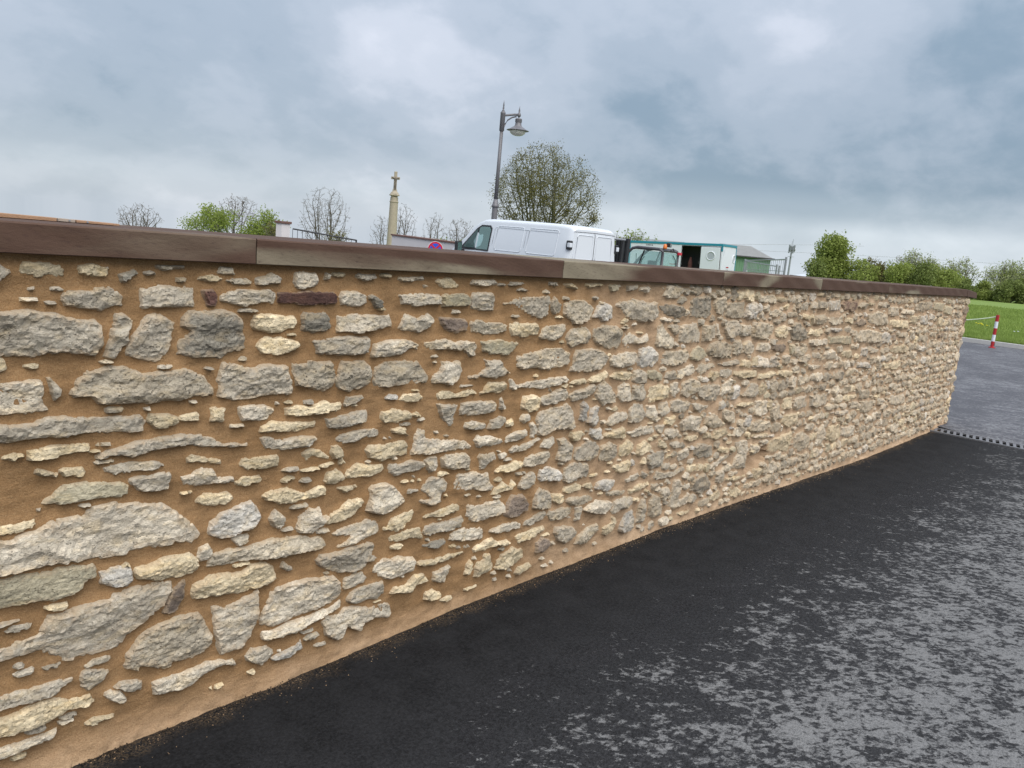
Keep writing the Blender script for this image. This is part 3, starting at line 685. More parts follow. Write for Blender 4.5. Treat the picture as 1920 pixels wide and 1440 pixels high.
g 3972,740 3985,794 4061,801 4095,756 4078,730 4016,715
g 4104,741 4101,798 4180,805 4311,779 4324,727 4201,721
g 4340,777 4431,761 4556,743 4564,712 4463,695 4391,721
y 4611,707 4736,711 4708,698 4631,694
y 4929,701 5002,715 5199,710 5229,674 5102,673 4976,685
y 4054,662 4069,709 4162,711 4179,670 4123,651
g 4246,648 4265,682 4362,690 4484,674 4510,604 4451,573 4357,599 4288,592
p 4545,615 4563,659 4666,679 4783,605 4744,570 4614,585
p 4764,669 4790,694 4932,661 4967,601 4905,584 4814,609
g 5016,613 5038,655 5154,623 5126,597
y 3166,703 3174,722 3251,724 3283,703 3225,679 3192,679
b 3324,694 3330,725 3413,718 3427,675 3375,667
y 3459,664 3466,688 3625,699 3660,654 3652,629 3548,646
g 3663,669 3721,673 3813,682 3930,684 3948,635 3881,624 3731,627
y 3931,618 3995,618 4027,607 3972,593
g 4071,605 4093,639 4217,624 4244,581 4154,571
y 4316,543 4358,567 4493,555 4501,524 4385,524
y 4570,520 4576,562 4648,554 4660,509
y 4669,508 4699,561 4844,562 4899,515 4844,500 4719,491
g 4960,490 4982,547 5099,547 5148,486 5042,476
p 5195,499 5219,553 5365,557 5502,537 5528,461 5352,467
y 5244,442 5289,465 5533,446 5546,410 5389,419
g 3071,604 3079,650 3066,698 3124,701 3167,665 3184,602 3177,578 3123,579
g 3208,584 3233,636 3307,661 3378,653 3418,612 3402,571 3337,559 3245,567
p 3423,568 3444,615 3514,632 3574,606 3586,545 3521,529 3446,539
y 3611,549 3607,602 3693,620 3743,599 3745,561 3710,535 3646,533
y 3800,523 3809,575 3873,594 3944,558 3916,526 3836,514
y 3987,560 4016,588 4065,566 4127,526 4093,510 4029,535
g 4150,523 4159,550 4236,549 4279,514 4215,506
d 4461,423 4453,483 4543,493 4689,470 4716,405 4642,384 4535,395
g 4250,427 4254,476 4362,487 4416,437 4363,419 4301,412
y 4122,450 4130,481 4170,472 4170,439
y 4881,436 4892,462 4968,464 4957,436
y 4767,415 4786,444 4845,432 4828,394
g 4994,440 5070,449 5209,422 5238,361 5196,301 5239,227 5114,237 5008,262 5035,305 5079,355
g 5256,359 5269,396 5394,370 5399,320 5317,312
g 4691,302 4708,335 4828,362 4934,384 4964,348 4858,322 4739,290
y 3561,482 3589,500 3717,504 3742,478 3730,441 3639,442
b 3754,468 3751,499 3779,495 3779,461
y 3847,462 3879,504 3913,476 3891,448
b 2942,517 2954,568 3009,573 3097,539 3131,496 3085,485 2979,505
g 3140,505 3155,544 3223,561 3316,548 3348,507 3343,462 3249,477 3197,458 3156,475
g 3676,385 3712,398 3790,409 3829,418 3862,389 3825,372 3745,370
d 3874,388 3876,423 3962,381 3910,362
g 4000,343 4045,401 4126,372 4218,366 4342,376 4375,342 4289,334 4165,333 4061,329
y 4401,333 4406,379 4518,363 4531,313 4454,321
y 4540,312 4545,359 4615,353 4624,321 4595,299
y 3154,420 3166,445 3242,450 3290,435 3273,406 3195,402
y 3304,422 3347,436 3383,430 3415,388 3353,406
b 3427,386 3445,420 3503,428 3607,408 3602,371 3529,361
y 3758,306 3767,327 3859,343 3957,343 3962,318 3867,306 3787,297
p 3534,334 3542,355 3711,341 3727,315 3666,307 3574,320
d 4486,194 4487,255 4569,268 4634,284 4747,194 4739,159 4666,163 4599,152
g 4811,192 4800,267 4881,272 4923,192 4881,176
y 4930,200 5046,200 5274,183 5239,160 5077,162 4956,178
y 5372,138 5375,197 5509,186 5526,134 5424,110
y 3069,387 3069,421 3139,412 3168,368 3126,362
p 3191,364 3221,380 3359,369 3423,343 3392,320 3298,323 3228,336
g 3345,285 3381,314 3463,321 3592,290 3593,252 3529,230 3428,250
g 3610,233 3632,283 3707,296 3790,281 3792,237 3721,227 3633,210
y 3810,250 3819,271 3869,262 3860,240
g 3882,105 3892,187 3902,241 3951,240 3973,138 3940,97
p 4013,122 4000,214 4035,253 4101,220 4164,142 4158,102 4053,108
g 4119,209 4118,275 4188,267 4208,218 4169,187
g 4250,235 4257,301 4330,294 4363,258 4341,185 4377,170 4451,200 4474,144 4425,110 4279,116 4225,143
y 3913,286 3936,306 4007,278 3973,268
y 4731,88 4768,118 4854,139 4957,75 4894,63 4801,66
y 5028,62 5018,130 5133,110 5228,65 5197,32 5095,36
g 3273,242 3264,322 3329,313 3311,248
p 3049,315 3066,339 3163,334 3230,325 3237,285 3172,280 3085,283
g 3113,211 3124,244 3203,224 3279,204 3281,160 3218,135 3146,169
p 3306,111 3328,150 3393,180 3487,190 3496,143 3430,105 3349,97
y 3539,111 3543,156 3604,166 3616,202 3659,178 3648,134 3579,99
b 3700,103 3734,162 3765,207 3821,196 3834,134 3818,82 3752,76
y 4315,62 4368,77 4518,70 4506,50 4392,47
g 5065,1382 5078,1427 5156,1424 5152,1378
y 5339,1379 5345,1422 5514,1415 5528,1376
b 4904,1280 4912,1369 5047,1378 5074,1295 4998,1271
p 5248,1294 5264,1336 5428,1332 5445,1284 5324,1276
p 5544,1274 5560,1319 5738,1314 5753,1273
g 5813,1327 5801,1386 5894,1387 5907,1322
g 5963,1332 5987,1392 6062,1388 6084,1332
d 6095,1336 6093,1402 6260,1394 6273,1331
b 6331,1317 6307,1404 6531,1411 6587,1316
r 6577,1371 6661,1402 6928,1404 6924,1336 6849,1305 6641,1321
p 6969,1336 6984,1399 7175,1390 7175,1325
y 7239,1358 7249,1401 7402,1391 7405,1353
g 7494,1342 7496,1403 7707,1398 7722,1336
g 7806,1279 7781,1359 8055,1365 8150,1265 7922,1266
g 8175,1288 8226,1336 8595,1330 8594,1262
p 8691,1311 8674,1410 8891,1412 8922,1291
p 8974,1317 8936,1412 9141,1414 9176,1323
o 9228,1316 9211,1414 9610,1403 9628,1302
o 9672,1274 9653,1376 9945,1370 9992,1266
y 5837,1263 5856,1304 5980,1290 5974,1243
p 6069,1218 6065,1289 6300,1297 6346,1219 6185,1207
p 6358,1224 6410,1287 6626,1291 6691,1209 6473,1202
y 6698,1224 6718,1275 6883,1263 6897,1200
k 6958,1200 6978,1252 7193,1255 7239,1195 7085,1187
p 7282,1206 7249,1304 7542,1314 7782,1290 7820,1186 7540,1185
y 7881,1174 7880,1243 8449,1226 8500,1139 8139,1146
y 8492,1188 8496,1287 8722,1261 8732,1172
b 8874,1189 8867,1272 9066,1278 9152,1179 8997,1171
b 9150,1218 9146,1297 9329,1270 9340,1216
b 9192,1152 9205,1205 9358,1189 9360,1149
y 9532,1147 9485,1255 9670,1240 9693,1130
d 4814,1168 4814,1224 4901,1231 5031,1196 5033,1158 4905,1159
p 5059,1137 5048,1229 5157,1244 5339,1233 5353,1163 5234,1130
y 5414,1136 5400,1206 5552,1221 5612,1175 5610,1121
d 5702,1110 5659,1165 5658,1228 5813,1235 5928,1178 5978,1111 5843,1096
y 6003,1139 6019,1190 6242,1191 6314,1141 6170,1120
g 6023,1057 6027,1109 6374,1110 6413,1049 6149,1048
o 6445,1048 6424,1128 6919,1121 6961,1030
b 6423,1163 6450,1192 6674,1183 6745,1151 6552,1145
p 7012,1050 6978,1157 7355,1155 7664,1132 7711,1028 7417,1031
b 7713,1050 7713,1119 7852,1126 7943,1079 7908,1021 7783,1019
k 8033,1029 8013,1101 8108,1099 8129,1026
p 8186,1061 8238,1108 8453,1115 8475,1040
g 8600,1024 8549,1126 8677,1123 8750,1014
p 9260,1045 9298,1097 9518,1093 9568,1016
k 9614,1022 9628,1077 9831,1079 9826,1009
g 4850,1049 4835,1127 4895,1133 4921,1067 4905,1042
p 4933,1050 4937,1116 5025,1125 5101,1093 5107,1047 4998,1037
g 5151,1058 5163,1108 5300,1113 5360,1085 5353,1045 5224,1042
k 5382,1049 5408,1092 5576,1095 5644,1057 5580,1023
w 5103,941 5100,1009 5192,1022 5332,998 5342,927
w 5367,926 5359,997 5459,1006 5533,944 5489,919
g 5588,941 5598,1004 5696,1004 5760,951 5680,927
g 5877,945 5930,990 6070,998 6117,943 5976,930
g 6125,952 6141,1005 6267,1005 6292,944
g 6375,930 6372,1000 6554,1013 6690,957 6682,910
y 6747,954 6787,994 6992,997 7058,919 6907,921
y 7079,907 7084,961 7185,946 7190,902
b 7227,922 7222,999 7367,1000 7414,903
g 7465,934 7504,989 7696,982 7703,936
y 7990,936 8072,992 8463,991 8611,949 8514,902 8157,905
b 8946,891 8947,962 9154,955 9201,881
g 6096,871 6103,914 6333,907 6385,875 6223,864
b 7166,821 7168,881 7479,871 7514,801
y 7968,770 7973,829 8385,846 8462,780 8243,748
y 5226,855 5252,897 5474,902 5490,856 5327,850
y 5519,863 5557,906 5808,883 5801,841 5645,842
g 6129,786 6156,843 6385,844 6426,776 6314,763
p 5534,542 5527,625 5646,651 5708,571 5606,520
g 5258,606 5246,705 5419,699 5453,596 5357,578
y 5732,597 5724,682 5860,680 5893,591
g 5917,589 5932,674 6134,677 6187,573 6022,559
y 5736,492 5769,555 6005,541 6036,460 5854,445
p 5182,508 5205,558 5514,539 5565,483 5413,468 5228,485
w 5220,450 5335,459 5638,427 5649,393 5390,416
y 5584,302 5587,386 5759,394 5958,414 5965,330 5930,236 5775,286 5647,275
p 6026,262 6021,372 6184,388 6335,324 6346,230 6178,212
g 6484,212 6490,327 6591,410 6690,303 6592,208
y 6728,245 6715,375 6982,357 7039,228 6873,205
g 7065,236 7060,315 7377,303 7422,205 7202,203
g 6239,569 6228,660 6569,658 6612,555 6347,554
y 6953,557 7020,606 7304,594 7342,546 7082,535
p 7359,545 7370,623 7588,618 7653,520 7467,524
w 6687,474 6751,489 7143,468 7164,421 6890,432
g 7194,458 7205,535 7373,515 7376,441
p 7456,410 7472,512 7786,497 7818,399 7601,384
g 8295,403 8299,503 8757,479 8820,369 8488,373
g 5018,492 5037,550 5117,533 5114,480
g 5078,353 5060,443 5185,436 5236,349 5143,326
y 5268,327 5278,389 5379,385 5404,308"""

# ------------------------------------------------------------------ ground
YM = 2.322                     # face of the mortar; the wall runs along X
def gz(x, y):
    x = np.asarray(x, float); y = np.asarray(y, float)
    b = np.interp(x, [-20, .8, 1.8, 2.4, 4.2, 5.7, 7.7, 10.2, 14, 19, 26, 300], [-.02, -.017, -.011, .012, .016, -.016, -.06, -.06, -.04, -.01, 0, 0])
    w = np.clip((y - 2.6) / 1.0, 0, 1) * np.clip((12 - x) / 3, 0, 1)
    return b * (1 - w) + .15 * w
def grid_object(name, xs, ys, zf, mat, kind='structure', smooth=True):
    X, Y = np.meshgrid(xs, ys, indexing='ij'); Z = zf(X, Y)
    V = np.stack([X, Y, Z], -1).reshape(-1, 3); n = len(ys)
    i = np.arange(len(xs) - 1)[:, None] * n + np.arange(n - 1)[None, :]
    F = np.stack([i, i + n, i + n + 1, i + 1], -1).reshape(-1, 4)
    return tag(np_object(name, V, F, mat, smooth=smooth), kind=kind)
KX = 25.95
def far_z(x, y):
    """open country: level on the right, falling away to the left beyond the square"""
    r = np.sqrt(x * x + y * y) + 1e-6
    s = .020 + .035 * np.clip((y / r - .37) / .3, 0, 1)
    return -.35 - s * np.clip(r - 38, 0, None) + .25 * fbm(np.stack([x.ravel() / 40, y.ravel() / 40], -1), 3, 5).reshape(x.shape)
r_ = np.concatenate([[-3500, -1800, -900, -450], np.linspace(-250, 300, 56), [450, 900, 1800, 3500]])
grid_object('ground', r_, r_, far_z, M_GRASS)
xs = np.concatenate([np.linspace(-14, 0, 8), np.linspace(.5, 9.985, 40)])
ys = np.concatenate([np.linspace(-30, -2, 8), np.linspace(-1.5, 2.2, 16), [2.3, 2.40]])
grid_object('driveway', xs, ys, lambda x, y: gz(x, np.minimum(y, 2.3)) - .03 * np.clip((y - 2.33) / .07, 0, 1), M_FRESH)
xs = np.concatenate([[10.285], np.linspace(10.8, KX, 24)]); ys = np.concatenate([np.linspace(-30, 12, 30), np.linspace(15, 60, 10)])
grid_object('road', xs, ys, gz, M_ROAD)
xs = np.linspace(-14, 10.28, 24); ys = np.concatenate([[2.76, 3.2, 3.8], np.linspace(4.6, 28, 16)])
grid_object('square', xs, ys, gz, M_ROAD)
def meadow_z(x, y):
    return .100 + .10 * np.clip((x - KX) / 12, 0, 1) * np.sin(y / 9 + 1) + .05 * fbm(np.stack([x.ravel() / 5, y.ravel() / 5], -1), 3, 9).reshape(x.shape) * np.clip((x - KX) / 6, 0, 1) - .09 * np.clip((x - 40) / 60, 0, 1)
xs = np.concatenate([[KX + .13], np.linspace(26.6, 46, 34), np.linspace(49, 170, 30)]); vs_ = np.concatenate([np.linspace(-1.2, -.05, 12), np.linspace(0, .30, 40), np.linspace(.33, .48, 7)])
X_, V_ = np.meshgrid(xs, vs_, indexing='ij'); Y_ = X_ * V_; Z_ = meadow_z(X_, Y_) - .9 * np.clip((V_ - .36) / .12, 0, 1); n_ = len(vs_)
i_ = np.arange(len(xs) - 1)[:, None] * n_ + np.arange(n_ - 1)[None, :]
tag(np_object('meadow', np.stack([X_, Y_, Z_], -1).reshape(-1, 3), np.stack([i_, i_ + n_, i_ + n_ + 1, i_ + 1], -1).reshape(-1, 4), M_GRASS, smooth=True), kind='structure')
# kerb stones along the far side of the road, each a piece of the setting
kb = MB(); kb.box(0, .13, .006, .994, -.15, .115); kerb0 = None
kerb = tag(bpy.data.objects.new('kerb', None), kind='structure'); COL.objects.link(kerb)
for k in range(-9, 14):
    if kerb0 is None: o = kerb0 = kb.build('kerb_stone', M_KERB, kerb, bevel=.008)
    else: o = kerb0.copy(); COL.objects.link(o)
    o.location = (KX, 4.42 + k * 1.0 - .62, 0)
# drain grating across the mouth of the drive
def drain():
    y0, n = 2.33, 16
    root = thing('drain_grating', 'pale metal drain grating laid across the asphalt from the end of the wall', 'drain', (10.0, y0, -.06))
    for j in range(8):
        m = MB(); m.box(0, .035, -1, -.004, -.02, 0); m.box(.25, .285, -1, -.004, -.02, 0)
        m.build('frame', M_GRATE, root, loc=(0, -j, .012))
    b = MB(); b.add([(.033,.014,-.02),(.033,-.016,-.02),(.252,.030,-.02),(.252,.060,-.02),(.033,.014,0),(.033,-.016,0),(.252,.030,0),(.252,.060,0)],
          [(0,1,2,3),(7,6,5,4),(0,4,5,1),(1,5,6,2),(2,6,7,3),(3,7,4,0)])
    b0 = b.build('bar', M_GRATE, root, loc=(0, -.06, .009))
    for k in range(1, 120):
        o = b0.copy(); COL.objects.link(o); o.location = (0, -.06 - k * .066, .009)
    t = MB(); t.box(.002, .283, -8, 0, -.13, -.035); t.build('channel', M_DARK, root)
drain()

# ------------------------------------------------------------------ the rubble wall
WALL = thing('stone_wall', 'long rubble limestone wall in tan mortar under a red sandstone coping', 'wall', (0, 0, 0))
H0, H1 = -.12, 1.492
polys = []                       # (class, polygon in wall metres)
for line in STONES.split('\n'):
    p = line.split()
    if len(p) < 4: continue
    P = np.array([[int(a) / 1000 for a in q.split(',')] for q in p[1:]])
    if P[:, 0].min() < .725:     # stones the picture cuts off go on out of view
        c = P[:, 0] < .745; P[c, 0] -= .16
    polys.append((p[0], P))
RES = .005; X0, X1 = -.6, 10.74
GW, GH = int((X1 - X0) / RES), int((H1 - H0) / RES)
mask = np.zeros((GW, GH), bool)
def inside(P, q):
    x, z = q[:, 0], q[:, 1]; r = np.zeros(len(q), bool); j = len(P) - 1
    for i in range(len(P)):
        zi, zj = P[i, 1], P[j, 1]
        c = ((zi > z) != (zj > z)) & (x < (P[j, 0] - P[i, 0]) * (z - zi) / ((zj - zi) if zj != zi else 1e-9) + P[i, 0])
        r ^= c; j = i
    return r
def raster(P, grow=0.0):
    c = P.mean(0); Q = P
    if grow:
        d = P - c; Q = c + d * (1 + grow / np.maximum(np.linalg.norm(d, axis=1), 1e-6))[:, None]
    a = np.clip(((Q.min(0) - (X0, H0)) / RES).astype(int), 0, (GW - 1, GH - 1)); b = np.clip(((Q.max(0) - (X0, H0)) / RES).astype(int) + 1, 0, (GW - 1, GH - 1))
    if b[0] <= a[0] or b[1] <= a[1]: return None, None
    gx, gy = np.meshgrid(np.arange(a[0], b[0]), np.arange(a[1], b[1]), indexing='ij')
    q = np.stack([X0 + (gx.ravel() + .5) * RES, H0 + (gy.ravel() + .5) * RES], -1)
    ins = inside(Q, q)
    return gx.ravel()[ins], gy.ravel()[ins]
for c, P in polys:
    gx, gy = raster(P)
    if gx is not None: mask[gx, gy] = True
HOLES = [np.array([[5.06, .895], [5.18, .925], [5.22, .87], [5.10, .855]]), np.array([[5.22, .27], [5.30, .33], [5.55, .345], [5.58, .26], [5.42, .20], [5.25, .19]])]
def blobpoly(cx, cz, w, h, sq):
    n = random.randint(5, 9); P = []
    for k in range(n):
        t = 2 * math.pi * (k + random.uniform(-.32, .32)) / n
        ct, st = math.cos(t), math.sin(t)
        r = 1 / (abs(ct) ** sq + abs(st) ** sq) ** (1 / sq)
        r *= random.uniform(.86, 1.12); P.append((cx + r * ct * w / 2, cz + r * st * h / 2))
    return np.array(P)
def try_fill(P, cls, tol=.04):
    gx, gy = raster(P, .006)
    if gx is None or len(gx) < 8: return False
    if mask[gx, gy].mean() > tol: return False
    if P[:, 1].min() < .026 + float(np.interp(P[:, 0].mean(), [4.5, 7.5], [0, -.055])) or P[:, 1].max() > 1.475 or P[:, 0].max() > 10.735: return False
    for hp in HOLES:
        if inside(hp, P).any() or inside(P, hp).any(): return False
    gx, gy = raster(P); 
    if gx is None: return False
    mask[gx, gy] = True; polys.append((cls, P)); return True
FC = 'gggggggyppppppppddbo'
# squared quoins closing the far end
for z, h, w, c in ((1.42, .075, .22, 'o'), (1.32, .10, .25, 'k'), (1.20, .12, .13, 'r'), (1.07, .13, .2, 'y'), (.92, .13, .16, 'w'), (.77, .12, .2, 'g'), (.63, .11, .15, 'y'), (.5, .1, .2, 'g'), (.37, .1, .14, 'p'), (.24, .11, .2, 'y')):
    try_fill(blobpoly(10.73 - w / 2 - .01, z, w, h, 6), c, .5)
z = -.03
while z < 1.46:
    hh = random.uniform(.062, .115); x = 4.3 + random.uniform(0, .2)
    while x < 10.7:
        w = random.uniform(.07, .21); h = hh * random.uniform(.75, 1.0)
        for s in (1.0, .75, .5):
            if try_fill(blobpoly(x + w / 2 + random.uniform(-.01, .01), z + hh / 2 + random.uniform(-.012, .012), w * s, h * min(1, s + .2), random.uniform(2.6, 5)), random.choice(FC)): break
        x += w * .82
    z += hh * .80
for s, n in ((.15, 1600), (.115, 2200), (.09, 2600), (.07, 3000), (.052, 3400), (.038, 3400), (.027, 2600)):
    for k in range(n):
        x = 3.9 + 6.8 * random.random(); f_ = random.uniform(.85, 1.15)
        try_fill(blobpoly(x, random.uniform(-.03, 1.47), s * f_ * random.uniform(1, 1.7), s * f_ * random.uniform(.55, .85), random.uniform(2.4, 5)), random.choice(FC), .03)
for k in range(900):             # out of the picture on the left
    s = random.uniform(.06, .2)
    try_fill(blobpoly(-.5 + 1.1 * random.random(), random.uniform(.05, 1.45), s * random.uniform(1.2, 2.2), s * random.uniform(.5, .8), random.uniform(2.6, 5)), random.choice('ggyp'), .01)
for k in range(1900):             # spalls pressed into the joints
    x = random.uniform(.7, 4.3); s = random.uniform(.012, .034)
    try_fill(blobpoly(x, random.uniform(.05, 1.46), s * random.uniform(1.6, 3.4), s * random.uniform(.38, .7), 2.6), random.choice('ggyp'), .0) if random.random() < .42 else None

def stone_geometry(P, cls, seed):
    """a split face: ragged outline, several break planes, rough with fine relief"""
    rs = np.random.default_rng(seed)
    size = P.max(0) - P.min(0); minor = float(min(size)); cx = float(P[:, 0].mean())
    sp = (.0068 if cx < 2.0 else .0085 if cx < 3.6 else .012 if cx < 6 else .017)
    sp = max(sp, math.sqrt(size[0] * size[1]) / 34)
    c_ = P.mean(0); dP = P - c_; g_ = .0062 if cx < 3.0 else .0085; P = c_ + dP * (1 + g_ / np.maximum(np.linalg.norm(dP, axis=1), 1e-6))[:, None]
    pts = []
    for i in range(len(P)):
        a, b = P[i], P[(i + 1) % len(P)]; n = max(1, int(np.linalg.norm(b - a) / sp))
        for k in range(n): pts.append(a + (b - a) * k / n)
    O = np.array(pts); T = np.roll(O, -1, 0) - np.roll(O, 1, 0); T /= np.maximum(np.linalg.norm(T, axis=1), 1e-6)[:, None]
    N = np.stack([T[:, 1], -T[:, 0]], -1)
    amp = min(.0066, minor * .085)
    O = O + N * ((fbm(O * 24, 5, seed % 97, .66) * .5) * amp)[:, None]
    lo, hi = O.min(0), O.max(0); s2 = sp * 1.05
    nx, nz = max(1, int((hi[0] - lo[0]) / s2)), max(1, int((hi[1] - lo[1]) / s2))
    gx, gy = np.meshgrid(np.arange(nx + 1), np.arange(nz + 1), indexing='ij')
    G = lo + np.stack([gx.ravel() + .5 * (gy.ravel() % 2), gy.ravel()], -1) * s2 + rs.uniform(-.28, .28, (gx.size, 2)) * s2
    def dist(Q):
        A = O; B = np.roll(O, -1, 0); AB = B - A; L2 = np.maximum((AB ** 2).sum(1), 1e-12)
        t = np.clip(((Q[:, None] - A[None]) * AB[None]).sum(2) / L2[None], 0, 1)
        return np.sqrt((((A[None] + t[..., None] * AB[None]) - Q[:, None]) ** 2).sum(2)).min(1)
    G = G[inside(O, G)]
    if len(G): G = G[dist(G) > s2 * .55]
    allp = np.concatenate([O, G]) if len(G) else O
    n = len(O)
    vs, es, fs, *_ = delaunay_2d_cdt([Vector(p) for p in allp], [(i, (i + 1) % n) for i in range(n)], [list(range(n))], 1, 1e-5)
    V = np.array([(v.x, v.y) for v in vs]); F = [f for f in fs if len(f) == 3]
    if len(F) < 3: return None
    d = dist(V); ew = min(.0085, minor * .15)
    e = np.clip(d / ew, 0, 1); dome = 1 - (1 - e) ** 1.8
    prot = rs.uniform(.002, .0105) if cx < 4 else rs.uniform(.0025, .011)
    rough = .35 if cls in 'rok' else 1.0
    c0 = V.mean(0); h = np.full(len(V), 9.0)
    for k in range(rs.integers(3, 8)):           # break planes: the lowest wins
        a = rs.uniform(-.13, .13) * rough; b = rs.uniform(-.20, .22) * rough; o = rs.uniform(0, .003)
        q = c0 + rs.uniform(-.4, .4, 2) * size
        h = np.minimum(h, o + (V[:, 0] - q[0]) * a + (V[:, 1] - q[1]) * b)
    h = h - np.median(h); h = np.clip(h, -.0045, .008)
    S = np.stack([V[:, 0] * 1.0, V[:, 1] * 1.9], -1)
    ledge = fbm(S * 13, 3, seed % 53); ledge = .6 * ledge + 1.1 * np.round(ledge * 1.8) / 1.8   # stepped breaks
    gr = np.abs(fbm(np.stack([V[:, 0] * 7, V[:, 1] * 26], -1), 3, seed % 43)); gr = np.clip(1 - gr / .085, 0, 1)   # open bedding cracks
    small = fbm(S * 70, 3, seed % 61)
    a1 = min(.0046, minor * .055) * rough; a2 = min(.0027, minor * .042) * (.5 + .5 * rough)
    y = -.009 + dome * (.013 + prot + h + ledge * a1 - gr * min(.0045, minor * .06) * rough) + small * a2 * (.25 + .75 * e)
    y = np.where(d < 1e-4, -.012, np.maximum(y, .0015 * e))
    rnd = rs.random()
    return V, y, np.array(F), np.clip(d / max(.5 * minor, 1e-4), 0, 1), rnd
def px_size(P):
    c = P.mean(0); v = Vector((c[0], YM, c[1])) - CAM
    Z = v.dot(FWD)
    if Z < .3: return 0
    u, w = v.dot(RGT) / Z * FPX + 960, 720 - v.dot(UPV) / Z * FPX
    if not (-60 < u < 1980 and -60 < w < 1500): return 0
    A = .5 * abs(np.dot(P[:, 0], np.roll(P[:, 1], 1)) - np.dot(P[:, 1], np.roll(P[:, 0], 1)))
    return A / Z ** 2 * abs(v.normalized().y)
order = sorted(range(len(polys)), key=lambda i: -px_size(polys[i][1]))
def mesh_attrs(me, edge, rnd):
    for n, v in (('edge', edge), ('rnd', rnd)):
        a = me.attributes.new(n, 'FLOAT', 'POINT'); a.data.foreach_set('value', np.asarray(v, np.float32))
SV, SF, SE, SR, SM = [], [], [], [], []; so = 0
for rank, i in enumerate(order):
    cls, P = polys[i]
    A = .5 * (np.dot(P[:, 0], np.roll(P[:, 1], -1)) - np.dot(P[:, 1], np.roll(P[:, 0], -1)))
    if A < 0: P = P[::-1]
    g = stone_geometry(P, cls, 1000 + i * 7)
    if g is None: continue
    V, y, F, e, rnd = g
    V3 = np.stack([V[:, 0], YM - y, V[:, 1]], -1)
    a_, b_, c_ = V3[F[0]];
    if np.cross(b_ - a_, c_ - a_)[1] > 0: F = F[:, ::-1]
    if rank < 300:
        o = np_object('stone', V3, F, MST[CLS.index(cls)], WALL)
        mesh_attrs(o.data, e, np.full(len(V3), rnd))
    else:
        SV.append(V3); SF.append(F + so); so += len(V3); SE.append(e); SR.append(np.full(len(V3), rnd)); SM.append(np.full(len(F), CLS.index(cls), np.int32))
o = np_object('small_stones', np.concatenate(SV), np.concatenate(SF), MST, WALL); tag(o, kind='stuff')
mesh_attrs(o.data, np.concatenate(SE), np.concatenate(SR)); o.data.polygons.foreach_set('material_index', np.concatenate(SM))

# mortar: trowelled between the stones, drawn up to their rims, flared at the foot
def blur(a, r):
    k = np.ones(2 * r + 1) / (2 * r + 1)
    for _ in range(2):
        a = np.apply_along_axis(lambda v: np.convolve(v, k, 'same'), 0, a); a = np.apply_along_axis(lambda v: np.convolve(v, k, 'same'), 1, a)
    return a
near_ = blur(mask.astype(np.float32), 3)
gxs = np.concatenate([np.linspace(-.6, .55, 40), np.arange(.56, 3.0, .0085), np.arange(3.0, 5.5, .012), np.arange(5.512, 10.72, .018), [10.735]])
gzs = np.concatenate([np.arange(-.12, .10, .010), np.arange(.10, 1.492, .0095), [1.492]])
GX, GZ = np.meshgrid(gxs, gzs, indexing='ij')
ii = np.clip(((GX - X0) / RES).astype(int), 0, GW - 1); jj = np.clip(((GZ - H0) / RES).astype(int), 0, GH - 1)
fill = near_[ii, jj]
q = np.stack([GX.ravel(), GZ.ravel()], -1)
yy = .0105 * np.clip(fill * 1.3, 0, .8).ravel() - .0102 + .0030 * fbm(q * 7, 3, 3) + .0018 * fbm(q * np.array([20, 55]), 3, 4) + .0012 * vnoise(q * 150, 8)
yy += .004 * np.clip((GX.ravel() - 3.2) / 2, 0, 1) * fbm(q * 24, 3, 6)
foot = np.clip(1 - (GZ.ravel() + .03 + .05 * np.clip((GX.ravel() - 4.5) / 3, 0, 1)) / .105, 0, 1.6)
yy += foot ** 1.6 * (.030 + .015 * fbm(q * np.array([6, 3]), 3, 12) + .006 * fbm(q * 45, 2, 13))
for hp in HOLES:
    yy = np.where(inside(hp, q), -.11, yy)
V = np.stack([GX.ravel(), YM - yy, GZ.ravel()], -1); n = len(gzs)
i = np.arange(len(gxs) - 1)[:, None] * n + np.arange(n - 1)[None, :]
np_object('mortar', V, np.stack([i, i + n, i + n + 1, i + 1], -1).reshape(-1, 4), M_MORTAR, WALL, True)
m = MB(); m.box(-6, 10.73, YM + .115, YM + .40, -.2, 1.476); m.box(10.70, 10.734, YM + .012, YM + .40, -.2, 1.474); m.box(-6, -.6, YM, YM + .114, -.2, 1.476); m.build('wall_core', M_MORTAR, WALL)

# coping: 1.55 m sandstone slabs with open joints
ZC0, ZC1, YC0, YC1 = 1.4792, 1.5592, 2.290, 2.80
def coping(xa, xb, tanf, endshape=None):
    nx = 30; xs = np.linspace(xa + .0022, xb - .0022, nx); cz = .0045
    prof = [(YC0 + .008, ZC0)] + [(YC0, z) for z in np.linspace(ZC0 + .003, ZC1 - cz, 7)] + [(YC0 + cz, ZC1), (YC1, ZC1), (YC1, ZC0)]
    V = []; T = []; n = len(prof)
    for x in xs:
        u = (x - xa) / (xb - xa)
        for (y, z) in prof:
            w = .0012 * math.sin(x * 21 + z * 60) * (1 if y < 2.4 else 0)
            v = (x, y + w, z)
            if endshape: v = endshape(u, y, z)
            V.append(v); T.append(tanf(u, (z - ZC0) / (ZC1 - ZC0)))
    F = [(a * n + k, a * n + (k + 1) % n, (a + 1) * n + (k + 1) % n, (a + 1) * n + k) for a in range(nx - 1) for k in range(n)]
    F = [f[::-1] for f in F]
    mb = MB(); mb.add(V, F); mb.f.append(tuple(range(n))); mb.m.append(0); mb.f.append(tuple(reversed(range((nx - 1) * n, nx * n)))); mb.m.append(0)
    o = mb.build('coping_stone', M_COPING, WALL)
    a = o.data.attributes.new('tan', 'FLOAT', 'POINT'); a.data.foreach_set('value', np.array(T, np.float32))
    return o
